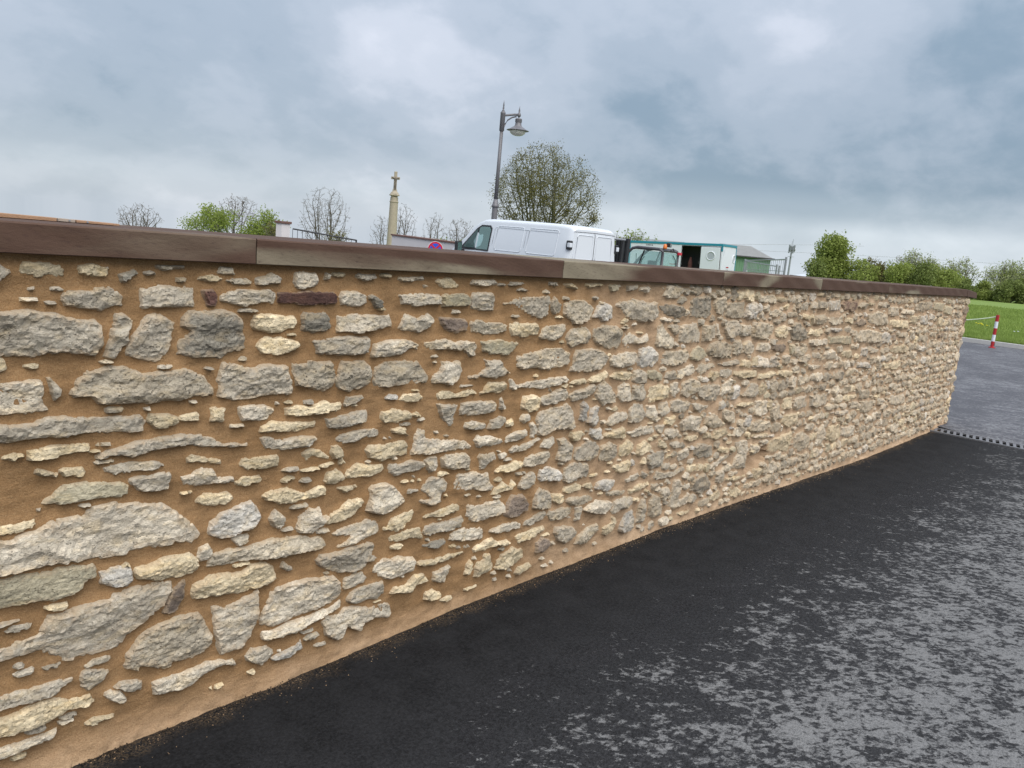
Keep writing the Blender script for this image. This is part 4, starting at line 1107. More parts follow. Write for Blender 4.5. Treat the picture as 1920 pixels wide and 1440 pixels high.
sm = lambda a, b, t: (lambda k: k * k * (3 - 2 * k))(min(1, max(0, (t - a) / (b - a))))
J = lambda k: -.16606 + 1.549677 * k
coping(J(-1), J(0), lambda u, v: .15)
coping(J(0), J(1), lambda u, v: .10 + .16 * sm(.55, .8, u) * (1 - sm(.7, .95, u)))
coping(J(1), J(2), lambda u, v: .12 + .62 * (1 - sm(.35 + .22 * math.sin(u * 5 + .6), .75 + .22 * math.sin(u * 5 + .6), v)) * (1 - sm(.55, .85, u)))
coping(J(2), J(3), lambda u, v: .10 + .80 * (1 - sm(.22, .48, u - .12 * v)) * sm(.02, .3, v + .5 * (1 - u) - .2))
coping(J(3), J(4), lambda u, v: .05 + .8 * (1 - sm(0, .12, abs(u - .37 - .08 * v))) + .7 * (1 - sm(.02, .16, u + .2 * (1 - v))) + .65 * sm(.84, .94, u - .1 * (1 - v)))
coping(J(4), J(5), lambda u, v: .06 + .7 * (1 - sm(.05, .2, abs(u - .55))) * sm(.55, .9, v))
coping(J(5), J(6), lambda u, v: .10 + .6 * (1 - sm(.05, .2, abs(u - .5))) * (1 - sm(.2, .6, v)))
XE = 10.42
coping(J(6), XE, lambda u, v: .12)
tipT, tipB = at(1832, 549, 9.75), at(1831, 559.9, 9.75)
def endshape(u, y, z):
    t = (z - ZC0) / (ZC1 - ZC0); tip = tipB.lerp(tipT, t); k = (y - YC0) / (YC1 - YC0)
    a = Vector((XE + .004, YC0, z)); b = Vector((tip.x, tip.y, tip.z)); p = a.lerp(b, u)
    return (p.x + k * .04, p.y + k * (YC1 - YC0), p.z)
coping(XE, 10.9, lambda u, v: .05, endshape)

# grit and mortar crumbs scattered along the foot of the wall
gv, gf = [], []
for k in range(1100):
    x = random.uniform(.5, 8) if random.random() < .7 else random.uniform(.5, 10.3); d = abs(random.gauss(0, .045)) * random.random() * 1.6; y = YM - .028 - d
    r = random.uniform(.0010, .0030); z = float(gz(x, y)) + r * .4; b = len(gv)
    for s in range(4):
        t = s * 2.1 + random.random(); gv.append((x + math.cos(t) * r * (0 if s == 3 else 1), y + math.sin(t) * r * (0 if s == 3 else 1), z + (r if s == 3 else 0)))
    gf += [(b, b + 1, b + 3), (b + 1, b + 2, b + 3), (b + 2, b, b + 3)]
tag(np_object('grit', gv, gf, M_MORTAR), 'tan mortar crumbs and grit scattered on the asphalt along the wall foot', 'grit', kind='stuff')
cv, cf = [], []
for k in range(2600):                            # black crumbs of new tarmac against the mortar
    x = random.uniform(.5, 6) if random.random() < .75 else random.uniform(.5, 10.3); d = abs(random.gauss(0, .020)); y = YM - .022 - d
    r = random.uniform(.0012, .0042); z = float(gz(x, y)) + r * .5 + max(0, .012 - d) * .5; b = len(cv)
    for s in range(4):
        t = s * 2.1 + random.random(); cv.append((x + math.cos(t) * r * (0 if s == 3 else 1), y + math.sin(t) * r * (0 if s == 3 else 1), z + (r if s == 3 else -r * .3)))
    cf += [(b, b + 1, b + 3), (b + 1, b + 2, b + 3), (b + 2, b, b + 3)]
tag(np_object('tarmac_crumbs', cv, cf, M_FRESH), 'black tarmac crumbs lying in a line against the foot of the wall', 'grit', kind='stuff')
# boards left on the wall top
def board(name, label, x0, x1, y, mat, h0, h1, w=.07):
    root = thing(name, label, 'board')
    m = MB(); zb = ZC1 + .001
    m.add([(x0,y,zb+h0*.12),(x1,y,zb),(x1,y+w,zb),(x0,y+w,zb+h0*.12),(x0,y,zb+h0),(x1,y,zb+h1),(x1,y+w,zb+h1),(x0,y+w,zb+h0)],
          [(0,3,2,1),(4,5,6,7),(0,1,5,4),(1,2,6,5),(2,3,7,6),(3,0,4,7)])
    m.build('plank', mat, root, bevel=.001)
    n = MB(); n.tube([(x0 + .03, y - .0015, zb + h0 * .55), (x0 + .03, y + .01, zb + h0 * .55)], .003, 8); n.build('nail', M_STEEL, root)
board('timber_board', 'long reddish brown timber board lying on the wall coping at the left edge', -.25, .905, 2.56, M_WOOD, .026, .0095)
board('wooden_block', 'short grey wooden block between two reddish boards on the coping', .909, .955, 2.56, M_WOOD2, .0096, .0085)
board('timber_board', 'short reddish brown board end right of the grey block on the coping', .959, 1.082, 2.56, M_WOOD, .0082, .0060)

# ------------------------------------------------------------------ behind the wall: the van
RH = Vector((RGT.x, RGT.y, 0)).normalized(); FH = Vector((-RH.y, RH.x, 0))
def van():
    C = at(1077, 424, 20.0)
    yaw = math.radians(85)
    R3 = Matrix.Rotation(yaw, 3, 'Z')
    root = thing('van', 'white panel van parked behind the wall with its two rear doors facing the wall', 'van', C - R3 @ Vector((.05, .74, 2.05)), (0, 0, yaw))
    top = lambda x: float(np.interp(x, [0, .05, .15, .5, 2.0, 3.1, 3.35, 3.6, 4.15, 4.3, 4.75, 4.9], [1.98, 2.03, 2.06, 2.085, 2.10, 2.095, 2.07, 1.97, 1.48, 1.36, 1.12, .90]))
    def hw(z, x=2):
        w = float(np.interp(z, [.25, .5, 1.0, 1.25, 1.7, 2.0], [.90, .95, .95, .935, .865, .80]))
        return w * float(np.interp(x, [0, .06, .16, 3.4, 4.3, 4.7, 4.9], [.93, .975, 1, 1, .96, .88, .72]))
    xs = [0, .025, .07, .16, .4, .8, 1.3, 1.8, 2.3, 2.8, 3.1, 3.3, 3.5, 3.7, 3.9, 4.1, 4.25, 4.45, 4.65, 4.8, 4.9]
    V, F = [], []; ring = None
    for x in xs:
        t = top(x); pts = []
        for z in (.28, .45, .8, 1.05, 1.25):
            zz = min(z, t - .12); pts.append((hw(zz, x), zz))
        rr = .10 if x < 3.3 else .08
        for k in range(1, 4): 
            zz = 1.25 + (t - rr - 1.25) * k / 3 if t - rr > 1.25 else min(1.25, t - .12) + .02 * k
            pts.append((hw(zz, x), zz))
        wz = pts[-1][0]; z0 = pts[-1][1]
        for k in range(1, 5):
            a = k / 4 * math.pi / 2; pts.append((wz - rr * 1.3 * (1 - math.cos(a)), z0 + (t - z0) * math.sin(a)))
        row = [(x, -y, z) for y, z in pts] + [(x, 0, t + .012)] + [(x, y, z) for y, z in reversed(pts)]
        ring = len(row); V += row
    for i in range(len(xs) - 1):
        for k in range(ring - 1): F.append((i*ring+k, i*ring+k+1, (i+1)*ring+k+1, (i+1)*ring+k))
        F.append((i*ring+ring-1, i*ring, (i+1)*ring, (i+1)*ring+ring-1))
    F.append(tuple(reversed(range(ring)))); F.append(tuple(range((len(xs)-1)*ring, len(xs)*ring)))
    b = MB(); b.add(V, F); body = b.build('body', M_WHITE, root, smooth=True)
    bm = bmesh.new(); bm.from_mesh(body.data); bmesh.ops.recalc_face_normals(bm, faces=bm.faces); bm.to_mesh(body.data); bm.free()
    body.data.set_sharp_from_angle(angle=math.radians(38))
    for sgn in (1, -1):
        S = lambda x, z, o=.004: (x, sgn * (hw(z, x) + o), z)
        def bead(x0, x1, z0, z1, name='panel_bead', r=.012):
            c = .07; P = []
            for cx, cz, a0 in ((x1-c, z1-c, 0), (x0+c, z1-c, 90), (x0+c, z0+c, 180), (x1-c, z0+c, 270)):
                for k in range(5):
                    a = math.radians(a0 + k * 22.5); P.append(S(cx + c * math.cos(a), cz + c * math.sin(a), .001))
            P.append(P[0]); m = MB(); m.tube(P, r, 5); m.build(name, M_WHITE, root, smooth=True)
        bead(.46, 1.50, 1.28, 1.92); bead(1.70, 2.72, 1.28, 1.92)
        sl = MB(); sl.tube([S(.42, 1.86), S(2.8, 1.88)], .008, 5); sl.build('gutter_line', M_WHITE, root)
        for x in (1.60, 2.83): 
            s = MB(); s.tube([S(x, .5, .0015), S(x, 1.0, .0015), S(x, 1.5, .0015), S(x, 1.85, .0015)], .005, 4); s.build('door_seam', M_DARK, root)
        def pane(pts, name, mat, o):
            m = MB(); m.add([S(x, z, o) for x, z in pts], [tuple(range(len(pts)))]); return m.build(name, mat, root)
        pane([(2.93, 1.22), (2.93, 1.84), (3.02, 1.92), (3.38, 1.92), (3.56, 1.82), (4.10, 1.30), (4.05, 1.22)], 'window_surround', M_BLACK, .013)
        w = pane([(2.97, 1.26), (2.97, 1.80), (3.04, 1.87), (3.36, 1.87), (3.44, 1.83), (3.44, 1.26)], 'side_window', M_GLASS2, .019)
        pane([(3.50, 1.28), (3.50, 1.80), (3.56, 1.77), (4.00, 1.32), (4.0, 1.28)], 'quarter_window', M_GLASS, .019)
        hnd = MB(); x, y, z = S(2.95, 1.02); hnd.box(x, x + .16, min(y, y + sgn * .03), max(y, y + sgn * .03), z, z + .05); hnd.build('handle', M_BLACK, root, bevel=.008)
        mi = MB(); x, y, z = S(3.98, 1.2); mi.tube([(x, y, z - .02), (x, y + sgn * .14, z)], .03, 8); mi.build('mirror_arm', M_BLACK, root)
        mh = MB(); mh.box(x - .05, x + .07, min(y + sgn * .10, y + sgn * .30), max(y + sgn * .10, y + sgn * .30), z - .10, z + .23); o = mh.build('mirror', M_BLACK, root, bevel=.03)
        g = MB(); g.box(x - .058, x - .052, min(y + sgn * .13, y + sgn * .27), max(y + sgn * .13, y + sgn * .27), z - .06, z + .19); g.build('mirror_glass', M_GLASS, root)
        hd = MB(); hd.add([(4.885, sgn*.35, .92), (4.90, sgn*.35, .74), (4.80, sgn*.78, .76), (4.76, sgn*.80, .98)], [(0,1,2,3)]); hd.build('headlight', M_GLASS, root)
        tl = MB(); tl.box(-.012, .04, min(sgn*.80, sgn*.885), max(sgn*.80, sgn*.885), .75, 1.2); tl.build('tail_light', M_RED, root, bevel=.01)
        for wx in (.95, 4.0):
            wt = MB(); wt.lathe([(.20, -.11), (.31, -.11), (.34, -.06), (.34, .06), (.31, .11), (.20, .11)], n=20); o = wt.build('wheel', M_RUBBER, root, smooth=False, loc=(wx, sgn * .84, .34)); o.rotation_euler = (math.pi / 2, 0, 0)
            hb = MB(); hb.lathe([(.02, -.09), (.2, -.09), (.2, .09), (.02, .09)], n=14); hb.build('rim', M_STEEL, o)
        # rear doors: left one shows a slightly wider margin at the split
        d = MB(); y0, y1 = sgn * .012, sgn * .70
        prof = []
        for zz in (.48, .9, 1.3, 1.7, 1.88):
            prof.append((zz, min(.76, hw(zz, 0) - .10)))
        vs = [(-.014, y0, z) for z, w_ in prof] + [(-.014, sgn * w_, z) for z, w_ in prof]
        n = len(prof); fs = [(k, k+1, n+k+1, n+k) for k in range(n-1)]
        d.add(vs + [(.01, y, z) for _, y, z in vs], fs + [(2*n+k, 3*n+k, 3*n+k+1, 2*n+k+1) for k in range(n-1)] + [(k, 2*n+k, 2*n+k+1, k+1) for k in range(n-1)] + [(n+k, n+k+1, 3*n+k+1, 3*n+k) for k in range(n-1)] + [(n-1, 3*n-1, 4*n-1, 2*n-1), (0, n, 3*n, 2*n)])
        door = d.build('rear_door', M_WHITE, root)
        P = []
        for cy, cz, a0 in ((.60, 1.80, 0), (.12, 1.80, 90), (.12, 1.30, 180), (.63, 1.30, 270)):
            for k in range(5):
                a = math.radians(a0 + k * 22.5); P.append((-.015, sgn * (cy + .05 * math.cos(a)), cz + .05 * math.sin(a)))
        P.append(P[0]); m = MB(); m.tube(P, .011, 5); m.build('panel_bead', M_WHITE, door, smooth=True)
        hg = MB(); hg.box(-.04, .09, min(sgn*.82, sgn*.935), max(sgn*.82, sgn*.935), 1.47, 1.69); o = hg.build('hinge', M_BLACK, root, bevel=.02)
        hc = MB(); hc.box(-.058, .04, min(sgn*.85, sgn*.948), max(sgn*.85, sgn*.948), 1.525, 1.635); hc.build('hinge_cover', M_WHITE, o, bevel=.012)
    sp = MB(); sp.box(-.010, .004, -.0105, .0105, .48, 1.90); sp.build('door_split', M_DARK, root)
    tp = MB(); tp.tube([(-.004, -.78, 1.915), (-.004, 0, 1.93), (-.004, .78, 1.915)], .006, 4); tp.build('door_top_seam', M_DARK, root)
    ws = MB(); ws.add([(3.68, -.70, 1.86), (4.20, -.80, 1.40), (4.20, .80, 1.40), (3.68, .70, 1.86)], [(0, 1, 2, 3)]); o = ws.build('windscreen', M_GLASS, root, loc=(.035, 0, .03))
    bp = MB(); bp.box(-.09, .05, -.86, .86, .34, .50); bp.build('rear_bumper', M_BLACK, root, bevel=.03)
    fb = MB(); fb.box(4.72, 4.95, -.78, .78, .30, .62); fb.build('front_bumper', M_BLACK, root, bevel=.05)
    st = MB(); st.tube([(3.25 + .19 * math.cos(t), .45 + .0 * t, 1.12 + .19 * math.sin(t)) for t in np.linspace(0, 6.283, 17)], .016, 5); st.build('steering_wheel', M_BLACK, root)
    st = MB(); st.box(3.5, 4.2, -.75, .75, .95, 1.16); st.build('dashboard', M_DARK, root, bevel=.04)
van()

def local_frame(px, py, Z, phi, gx=1.0):
    """near corner of a boxy thing; local Y runs back to the left, local X back to the right"""
    u = -math.cos(phi) * RH + math.sin(phi) * FH
    return at(px, py, Z), math.atan2(u.y, u.x) - math.pi / 2
# ------------------------------------------------------------------ site trailer
def trailer():
    Z = 45; phi = math.radians(33.7); C, yaw = local_frame(1358.5, 457.5, Z, phi)
    H = 2.05; z0 = C.z - H
    root = thing('site_trailer', 'white site trailer with teal roof edge, dark open doorway and round window in its door', 'trailer', (C.x, C.y, z0), (math.radians(-2.3), 0, yaw))
    L, W = 5.65, 2.35; t = .05; dy0, dy1, dz = 1.26, 2.36, 1.86
    m = MB(); m.box(0, t, 0, dy0, 0, H - .14); m.box(0, t, dy1, L, 0, H - .14); m.box(0, t, dy0, dy1, dz, H - .14); m.build('front_wall', M_WHITE2, root)
    m = MB(); m.box(t, W, 0, t, 0, H - .14); m.build('end_wall', M_WHITE2, root)
    m = MB(); m.box(W - t, W, t, L, 0, H - .14); m.box(t, W - t, L - t, L, 0, H - .14); m.build('rear_wall', M_WHITE2, root)
    m = MB(); m.box(.002, W - .002, .002, L - .002, H - .14, H - .02); m.build('roof', M_WHITE2, root)
    m = MB(); m.box(-.03, W + .03, -.03, L + .03, H - .13, H); m.build('roof_edge', M_TEAL, root, bevel=.01)
    for x, y in ((-.02, -.02), (W - .06, -.02), (-.02, L - .06), (W - .06, L - .06)):
        m = MB(); z = H - .42 if (x, y) == (-.02, -.02) else 0; m.box(x, x + .08, y, y + .08, z, H - .131); m.build('corner_post', M_TEAL, root)
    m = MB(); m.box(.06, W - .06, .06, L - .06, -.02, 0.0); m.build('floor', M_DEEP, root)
    m = MB(); m.box(.9, .94, .06, L - .06, 0, H - .15); m.build('doorway_shade', M_DEEP, root)  # dark sheet added to stand for the shade behind the doorway
    fr = MB()
    for a, b, c, d in ((dy0 - .03, dy0, 0, dz + .03), (dy1, dy1 + .03, 0, dz + .03), (dy0, dy1, dz, dz + .03)): fr.box(-.012, .062, a, b, c, d)
    fr.build('door_frame', M_BLACK, root)
    m = MB(); m.box(-.07, -.025, .10, 1.22, .06, 1.84); door = m.build('door', M_WHITE, root, bevel=.03)
    dl = MB(); dl.box(-.022, -.002, .07, 1.25, .03, 1.87); dl.build('door_seal', M_DARK, root, bevel=.03)
    def porthole(parent, c, axis, r=.21):
        o = MB(); o.lathe([(r + .05, -.02), (r + .05, .012), (r + .03, .03), (r, .02), (r, -.02)], n=28, cap=False); f = o.build('porthole', M_WHITE2, parent, smooth=True, loc=c)
        f.rotation_euler = (0, -math.pi / 2, 0) if axis == 'x' else (math.pi / 2, 0, 0)
        g = MB(); g.lathe([(.001, .004), (r, .004)], n=28, cap=False); g.build('porthole_glass', plain('porthole_pane', (.36, .39, .42), .2), f)
    porthole(door, (-.072, .62, 1.36), 'x'); porthole(root, (2.02, -.004, 1.28), 'y', .19)
    m = MB(); m.tube([(-.06, 1.24, .9), (-.14, 1.26, .9), (-.14, 1.26, 1.05)], .02, 6); m.build('door_handle', M_BLACK, root)
    w = MB(); w.tube([(.5, 2.0, .1), (.5, 2.02, .9), (.5, 2.0, 1.25)], [.11, .13, .05], 8); w.build('hanging_coat', plain('coat', (.10, .04, .035), .9, .3), root)
    # notices: red heading, grey lines of small print
    def notice(c0, axis, w, h):
        p = MB(); q = MB(); r = MB()
        def rect(mb, a, b, z, zz, o):
            if axis == 'y': mb.box(c0[0] + a, c0[0] + b, -o - .004, -o, c0[2] + z, c0[2] + zz)
            else: mb.box(-o - .004, -o, c0[1] + a, c0[1] + b, c0[2] + z, c0[2] + zz)
        rect(p, 0, w, 0, h, .002); pl = p.build('notice', M_WHITE2, root)
        rect(q, .04, w - .04, h - .10, h - .03, .008); q.build('notice_heading', M_RED, pl)
        for k in range(3): rect(r, .06, w - .07 - .05 * (k % 2), h - .20 - k * .10, h - .165 - k * .10, .008)
        r.build('notice_print', plain('faded_print', (.38, .40, .44), .7), pl)
    notice((.78, 0, .34), 'y', .50, .50); notice((0, 2.55, .25), 'x', .55, .62)
    m = MB(); 
    for k in range(5): m.box(-.006, -.002, 4.55 - k * .09, 4.61 - k * .09, H - .25, H - .19)
    m.build('lettering', M_SIGNTXT, root)
    m = MB()
    for k in range(6): m.box(.22, .36, -.012, -.002, 1.45 + k * .055, 1.475 + k * .055)
    m.build('vent_slats', M_WHITE2, root)
    for y in (2.4, 3.3):
        for x in (.1, W - .3):
            w = MB(); w.lathe([(.12, -.1), (.3, -.1), (.33, -.04), (.33, .04), (.3, .1), (.12, .1)], n=18); o = w.build('wheel', M_RUBBER, root, loc=(x + .1, y, -.28)); o.rotation_euler = (0, math.pi / 2, 0)
    m = MB(); m.tube([(W / 2, -.0, -.15), (W / 2, -1.2, -.2)], .05, 8); m.build('drawbar', M_DARK, root)
trailer()

# ------------------------------------------------------------------ compact site vehicle with a dark roll cage
def site_vehicle():
    Z = 30; phi = math.radians(33); C, yaw = local_frame(1243.5, 469, Z, phi)
    zt = C.z; g0 = .10; root = thing('site_vehicle', 'compact site vehicle with dark rounded roll cage, tinted panes and an orange beacon', 'vehicle', (C.x, C.y, g0), (0, 0, yaw))
    h = zt - g0; W, L = 1.50, 1.86; b = .95
    def tube(name, pts, r, mat=M_DARK, parent=root, n=8): m = MB(); m.tube(pts, r, n); return m.build(name, mat, parent, smooth=True)
    for x in (0, W):
        tube('roll_cage', [(x, 0, b - .3), (x, 0, h - .10), (x, .05, h - .02), (x, .14, h + .02), (x, L * .55, h + .03), (x, L * .66, h - .02), (x, L * .80, h - .26), (x, L * 1.06, b - .1)], .058)
        gl = MB(); gl.add([(x, .06, b), (x, L * 1.0, b), (x, L * .76, h - .17), (x, L * .58, h - .06), (x, .06, h - .08)], [(0, 1, 2, 3, 4)]); gl.build('side_window', M_GLASS2, root, loc=(.0, 0, 0))
        tube('door_pillar', [(x, L * .52, b), (x, L * .40, h - .06)], .028, M_BLACK)
        tube('grab_handle', [(x - .03, L * .46, b + .1), (x - .06, L * .42, b + .35), (x - .03, L * .38, b + .5)], .014, M_BLACK)
    tube('cross_bar', [(0, .05, h - .02), (W, .05, h - .02)], .045); tube('cross_bar', [(0, L * .6, h), (W, L * .6, h)], .045); tube('cross_bar', [(0, 0, b), (W, 0, b)], .045)
    rf = MB(); rf.box(.02, W - .02, .08, L * .62, h - .01, h + .05); rf.build('roof', M_DARK, root, bevel=.025)
    ws = MB(); ws.add([(.06, -.01, b), (W - .06, -.01, b), (W - .06, -.01, h - .09), (.06, -.01, h - .09)], [(0, 1, 2, 3)]); ws.build('windscreen', M_GLASS2, root)
    tube('wiper', [(W * .93, -.03, b + .12), (W * .80, -.04, b + .45), (W * .60, -.04, h - .16)], .014, M_BLACK)
    tube('wiper', [(.30, L * .62, b + .05), (.2, L * .62, h - .2)], .014, M_BLACK)
    m = MB(); m.lathe([(.075, 0), (.075, .05), (.065, .14), (.03, .18)], (W * .16, .04, h + .05), 12); m.build('beacon', M_ORANGE, root, smooth=True)
    m = MB(); m.box(W * .20, W * .32, -.12, .02, h + .12, h + .28); m.build('work_light', M_BLACK, root, bevel=.02)
    m = MB(); m.box(W * .215, W * .305, -.128, -.121, h + .14, h + .26); m.build('work_light_lens', M_STEEL, root)
    m = MB(); m.box(W * .92, W * 1.08, -.12, -.02, h - .14, h - .03); m.build('tail_light', M_SIGNRED, root, bevel=.015)
    tube('hose', [(W * .45, -.02, h + .0), (W * .55, -.05, h + .08), (W * .68, -.03, h - .02)], .02, M_BLACK)
    m = MB(); m.lathe([(.02, -.02), (.085, -.02), (.085, .02), (.02, .02)], (0, 0, 0), 14); o = m.build('mirror', M_BLACK, root, loc=(-.16, L * .86, h - .10)); o.rotation_euler = (math.pi / 2, 0, .5)
    tube('mirror_arm', [(-.14, L * .86, h - .12), (0, L * .78, h - .2)], .014, M_BLACK)
    m = MB(); m.box(W * .30, W * .62, L * .30, L * .42, b - .05, b + .36); m.build('seat_back', M_BLACK, root, bevel=.05)
    m = MB(); m.box(W * .30, W * .62, L * .30, L * .66, b - .20, b - .05); m.build('seat', M_BLACK, root, bevel=.04)
    bd = MB(); bd.box(-.02, W + .02, -.45, L * 1.1, .42, b - .06); bd.build('body', M_MACHINE, root, bevel=.06)
    hd = MB(); hd.box(.08, W - .08, L * 1.1, L * 1.55, .42, b - .15); hd.build('bonnet', M_MACHINE, root, bevel=.08)
    for x in (-.12, W + .12):
        for y in (-.1, L * 1.2):
            w = MB(); w.lathe([(.16, -.13), (.34, -.13), (.38, -.07), (.38, .07), (.34, .13), (.16, .13)], n=18); o = w.build('wheel', M_RUBBER, root, loc=(x, y, .38)); o.rotation_euler = (0, math.pi / 2, 0)
            r = MB(); r.lathe([(.02, -.1), (.16, -.1), (.16, .1), (.02, .1)], n=12); r.build('rim', M_STEEL, o)
site_vehicle()

def forklift():
    A = at(1169, 447, 26.5); yaw = math.atan2(RH.y, RH.x) + math.radians(28)
    root = thing('forklift', 'black forklift mast standing close behind the white van', 'forklift', (A.x, A.y, .12), (0, 0, yaw))
    h = A.z - .12
    for y in (-.30, -.16, .16, .30):
        m = MB(); m.box(-.05, .05, y - .035, y + .035, .1, h if abs(y) > .2 else h - .06); m.build('mast_rail', M_BLACK, root)
    for z in (.5, 1.2, h - .05): m = MB(); m.box(-.03, .03, -.30, .30, z - .05, z + .05); m.build('cross_bar', M_BLACK, root)
    for y in (-.05, .05): m = MB(); m.tube([(.03, y, .2), (.03, y, h - .12)], .03, 8); m.build('hydraulic_ram', M_DARK, root)
    m = MB(); m.box(.06, .12, -.42, .42, .3, .8); m.build('carriage', M_BLACK, root)
    for y in (-.25, .25): m = MB(); m.box(.12, 1.1, y - .05, y + .05, .1, .14); m.build('fork', M_DARK, root)
    m = MB(); m.box(-1.9, -.15, -.45, .45, .25, 1.0); m.build('chassis', M_MACHINE, root, bevel=.08)
    for x, y in ((-.3, -.42), (-.3, .42), (-1.5, -.42), (-1.5, .42)): m = MB(); m.tube([(x, y, 1.0), (x * .95, y, h - .08)], .035, 6); m.build('guard_post', M_BLACK, root)
    m = MB(); m.box(-1.6, -.22, -.46, .46, h - .08, h - .02); m.build('overhead_guard', M_STEEL, root, bevel=.02)
    m = MB(); m.box(-1.3, -.9, -.25, .25, 1.0, 1.5); m.build('seat', M_BLACK, root, bevel=.05)
    for x in (-.35, -1.55):
        for y in (-.48, .48):
            w = MB(); w.lathe([(.1, -.08), (.25, -.08), (.27, 0), (.25, .08), (.1, .08)], n=16); o = w.build('wheel', M_RUBBER, root, loc=(x, y, .27)); o.rotation_euler = (math.pi / 2, 0, 0)
forklift()

# ------------------------------------------------------------------ street lamp
def lamp():
    B = at(926, 415, 25.0); T = at(943.3, 213, 25.0); x, y = (B.x + T.x) / 2, (B.y + T.y) / 2; z0 = .15; h = T.z - z0
    d = (at(972, 226, 25.0) - at(941, 226, 25.0)); d.z = 0; d.normalize(); yaw = math.atan2(d.y, d.x)
    root = thing('street_lamp', 'tall grey street lamp with a curved bracket and a hanging bell lantern', 'street lamp', (x, y, z0), (0, 0, yaw))
    j = h * .47
    m = MB(); m.lathe([(.16, 0), (.16, .25), (.11, .32), (.095, .5), (.088, j - .05), (.088, j)], n=16); m.build('post', M_LAMP, root, smooth=True)
    m = MB(); m.lathe([(.09, j - .03), (.115, j - .02), (.115, j + .03), (.10, j + .06), (.085, j + .10), (.062, j + .22)], n=16); m.build('collar', M_LAMP, root, smooth=True)
    m = MB(); m.lathe([(.060, j + .2), (.052, h - .55)], n=14); m.build('upper_post', M_LAMP, root, smooth=True)
    m = MB(); m.lathe([(.055, h - .56), (.075, h - .55), (.075, h - .05), (.085, h - .03), (.06, h + .02)], n=14); m.build('head_sleeve', M_LAMP, root, smooth=True)
    fin = [(.035, 0), (.045, .03), (.022, .06), (.028, .10), (.018, .16), (.024, .19), (.012, .27), (.004, .33)]
    m = MB(); m.lathe(fin, (0, 0, h + .01), 10); m.build('finial', M_LAMP, root, smooth=True)
    ax = .49; az = h - .09
    m = MB(); m.tube([(.05, 0, az), (ax * .7, 0, az + .05), (ax + .04, 0, az + .06)], .034, 8); m.build('bracket', M_LAMP, root, smooth=True)
    m = MB(); m.tube([(.05, 0, h - .46), (.09, 0, h - .34), (.16, 0, h - .22), (.28, 0, h - .13), (.42, 0, h - .09)], .022, 8); m.build('curved_brace', M_LAMP, root, smooth=True)
    m = MB(); m.lathe([(.045, -.04), (.06, 0), (.045, .05), (.02, .09), (.028, .13), (.012, .2), (.004, .27)], (ax, 0, az + .04), 10); m.build('finial', M_LAMP, root, smooth=True)
    lz = az - .04; K = .66
    m = MB(); m.tube([(ax, 0, lz + .06), (ax, 0, lz - .02)], .02, 8); m.build('hanger', M_LAMP, root)
    m = MB(); m.lathe([(a_, b_ * K) for a_, b_ in [(.03, .0), (.085, -.02), (.105, -.05), (.105, -.08), (.085, -.09), (.105, -.10), (.105, -.13), (.085, -.14), (.105, -.15), (.105, -.18), (.09, -.19), (.10, -.32), (.13, -.38), (.20, -.44), (.28, -.52), (.34, -.545), (.345, -.56), (.25, -.565)]], (ax, 0, lz), 24)
    lan = m.build('lantern', M_LAMP, root, smooth=True); lan.data.set_sharp_from_angle(angle=math.radians(50))
    m = MB(); m.lathe([(a_, b_ * K) for a_, b_ in [(.25, -.562), (.245, -.62), (.22, -.69), (.17, -.75), (.10, -.79), (.02, -.803)]], (ax, 0, lz), 22); m.build('globe', M_GLOBE, root, smooth=True)
lamp()

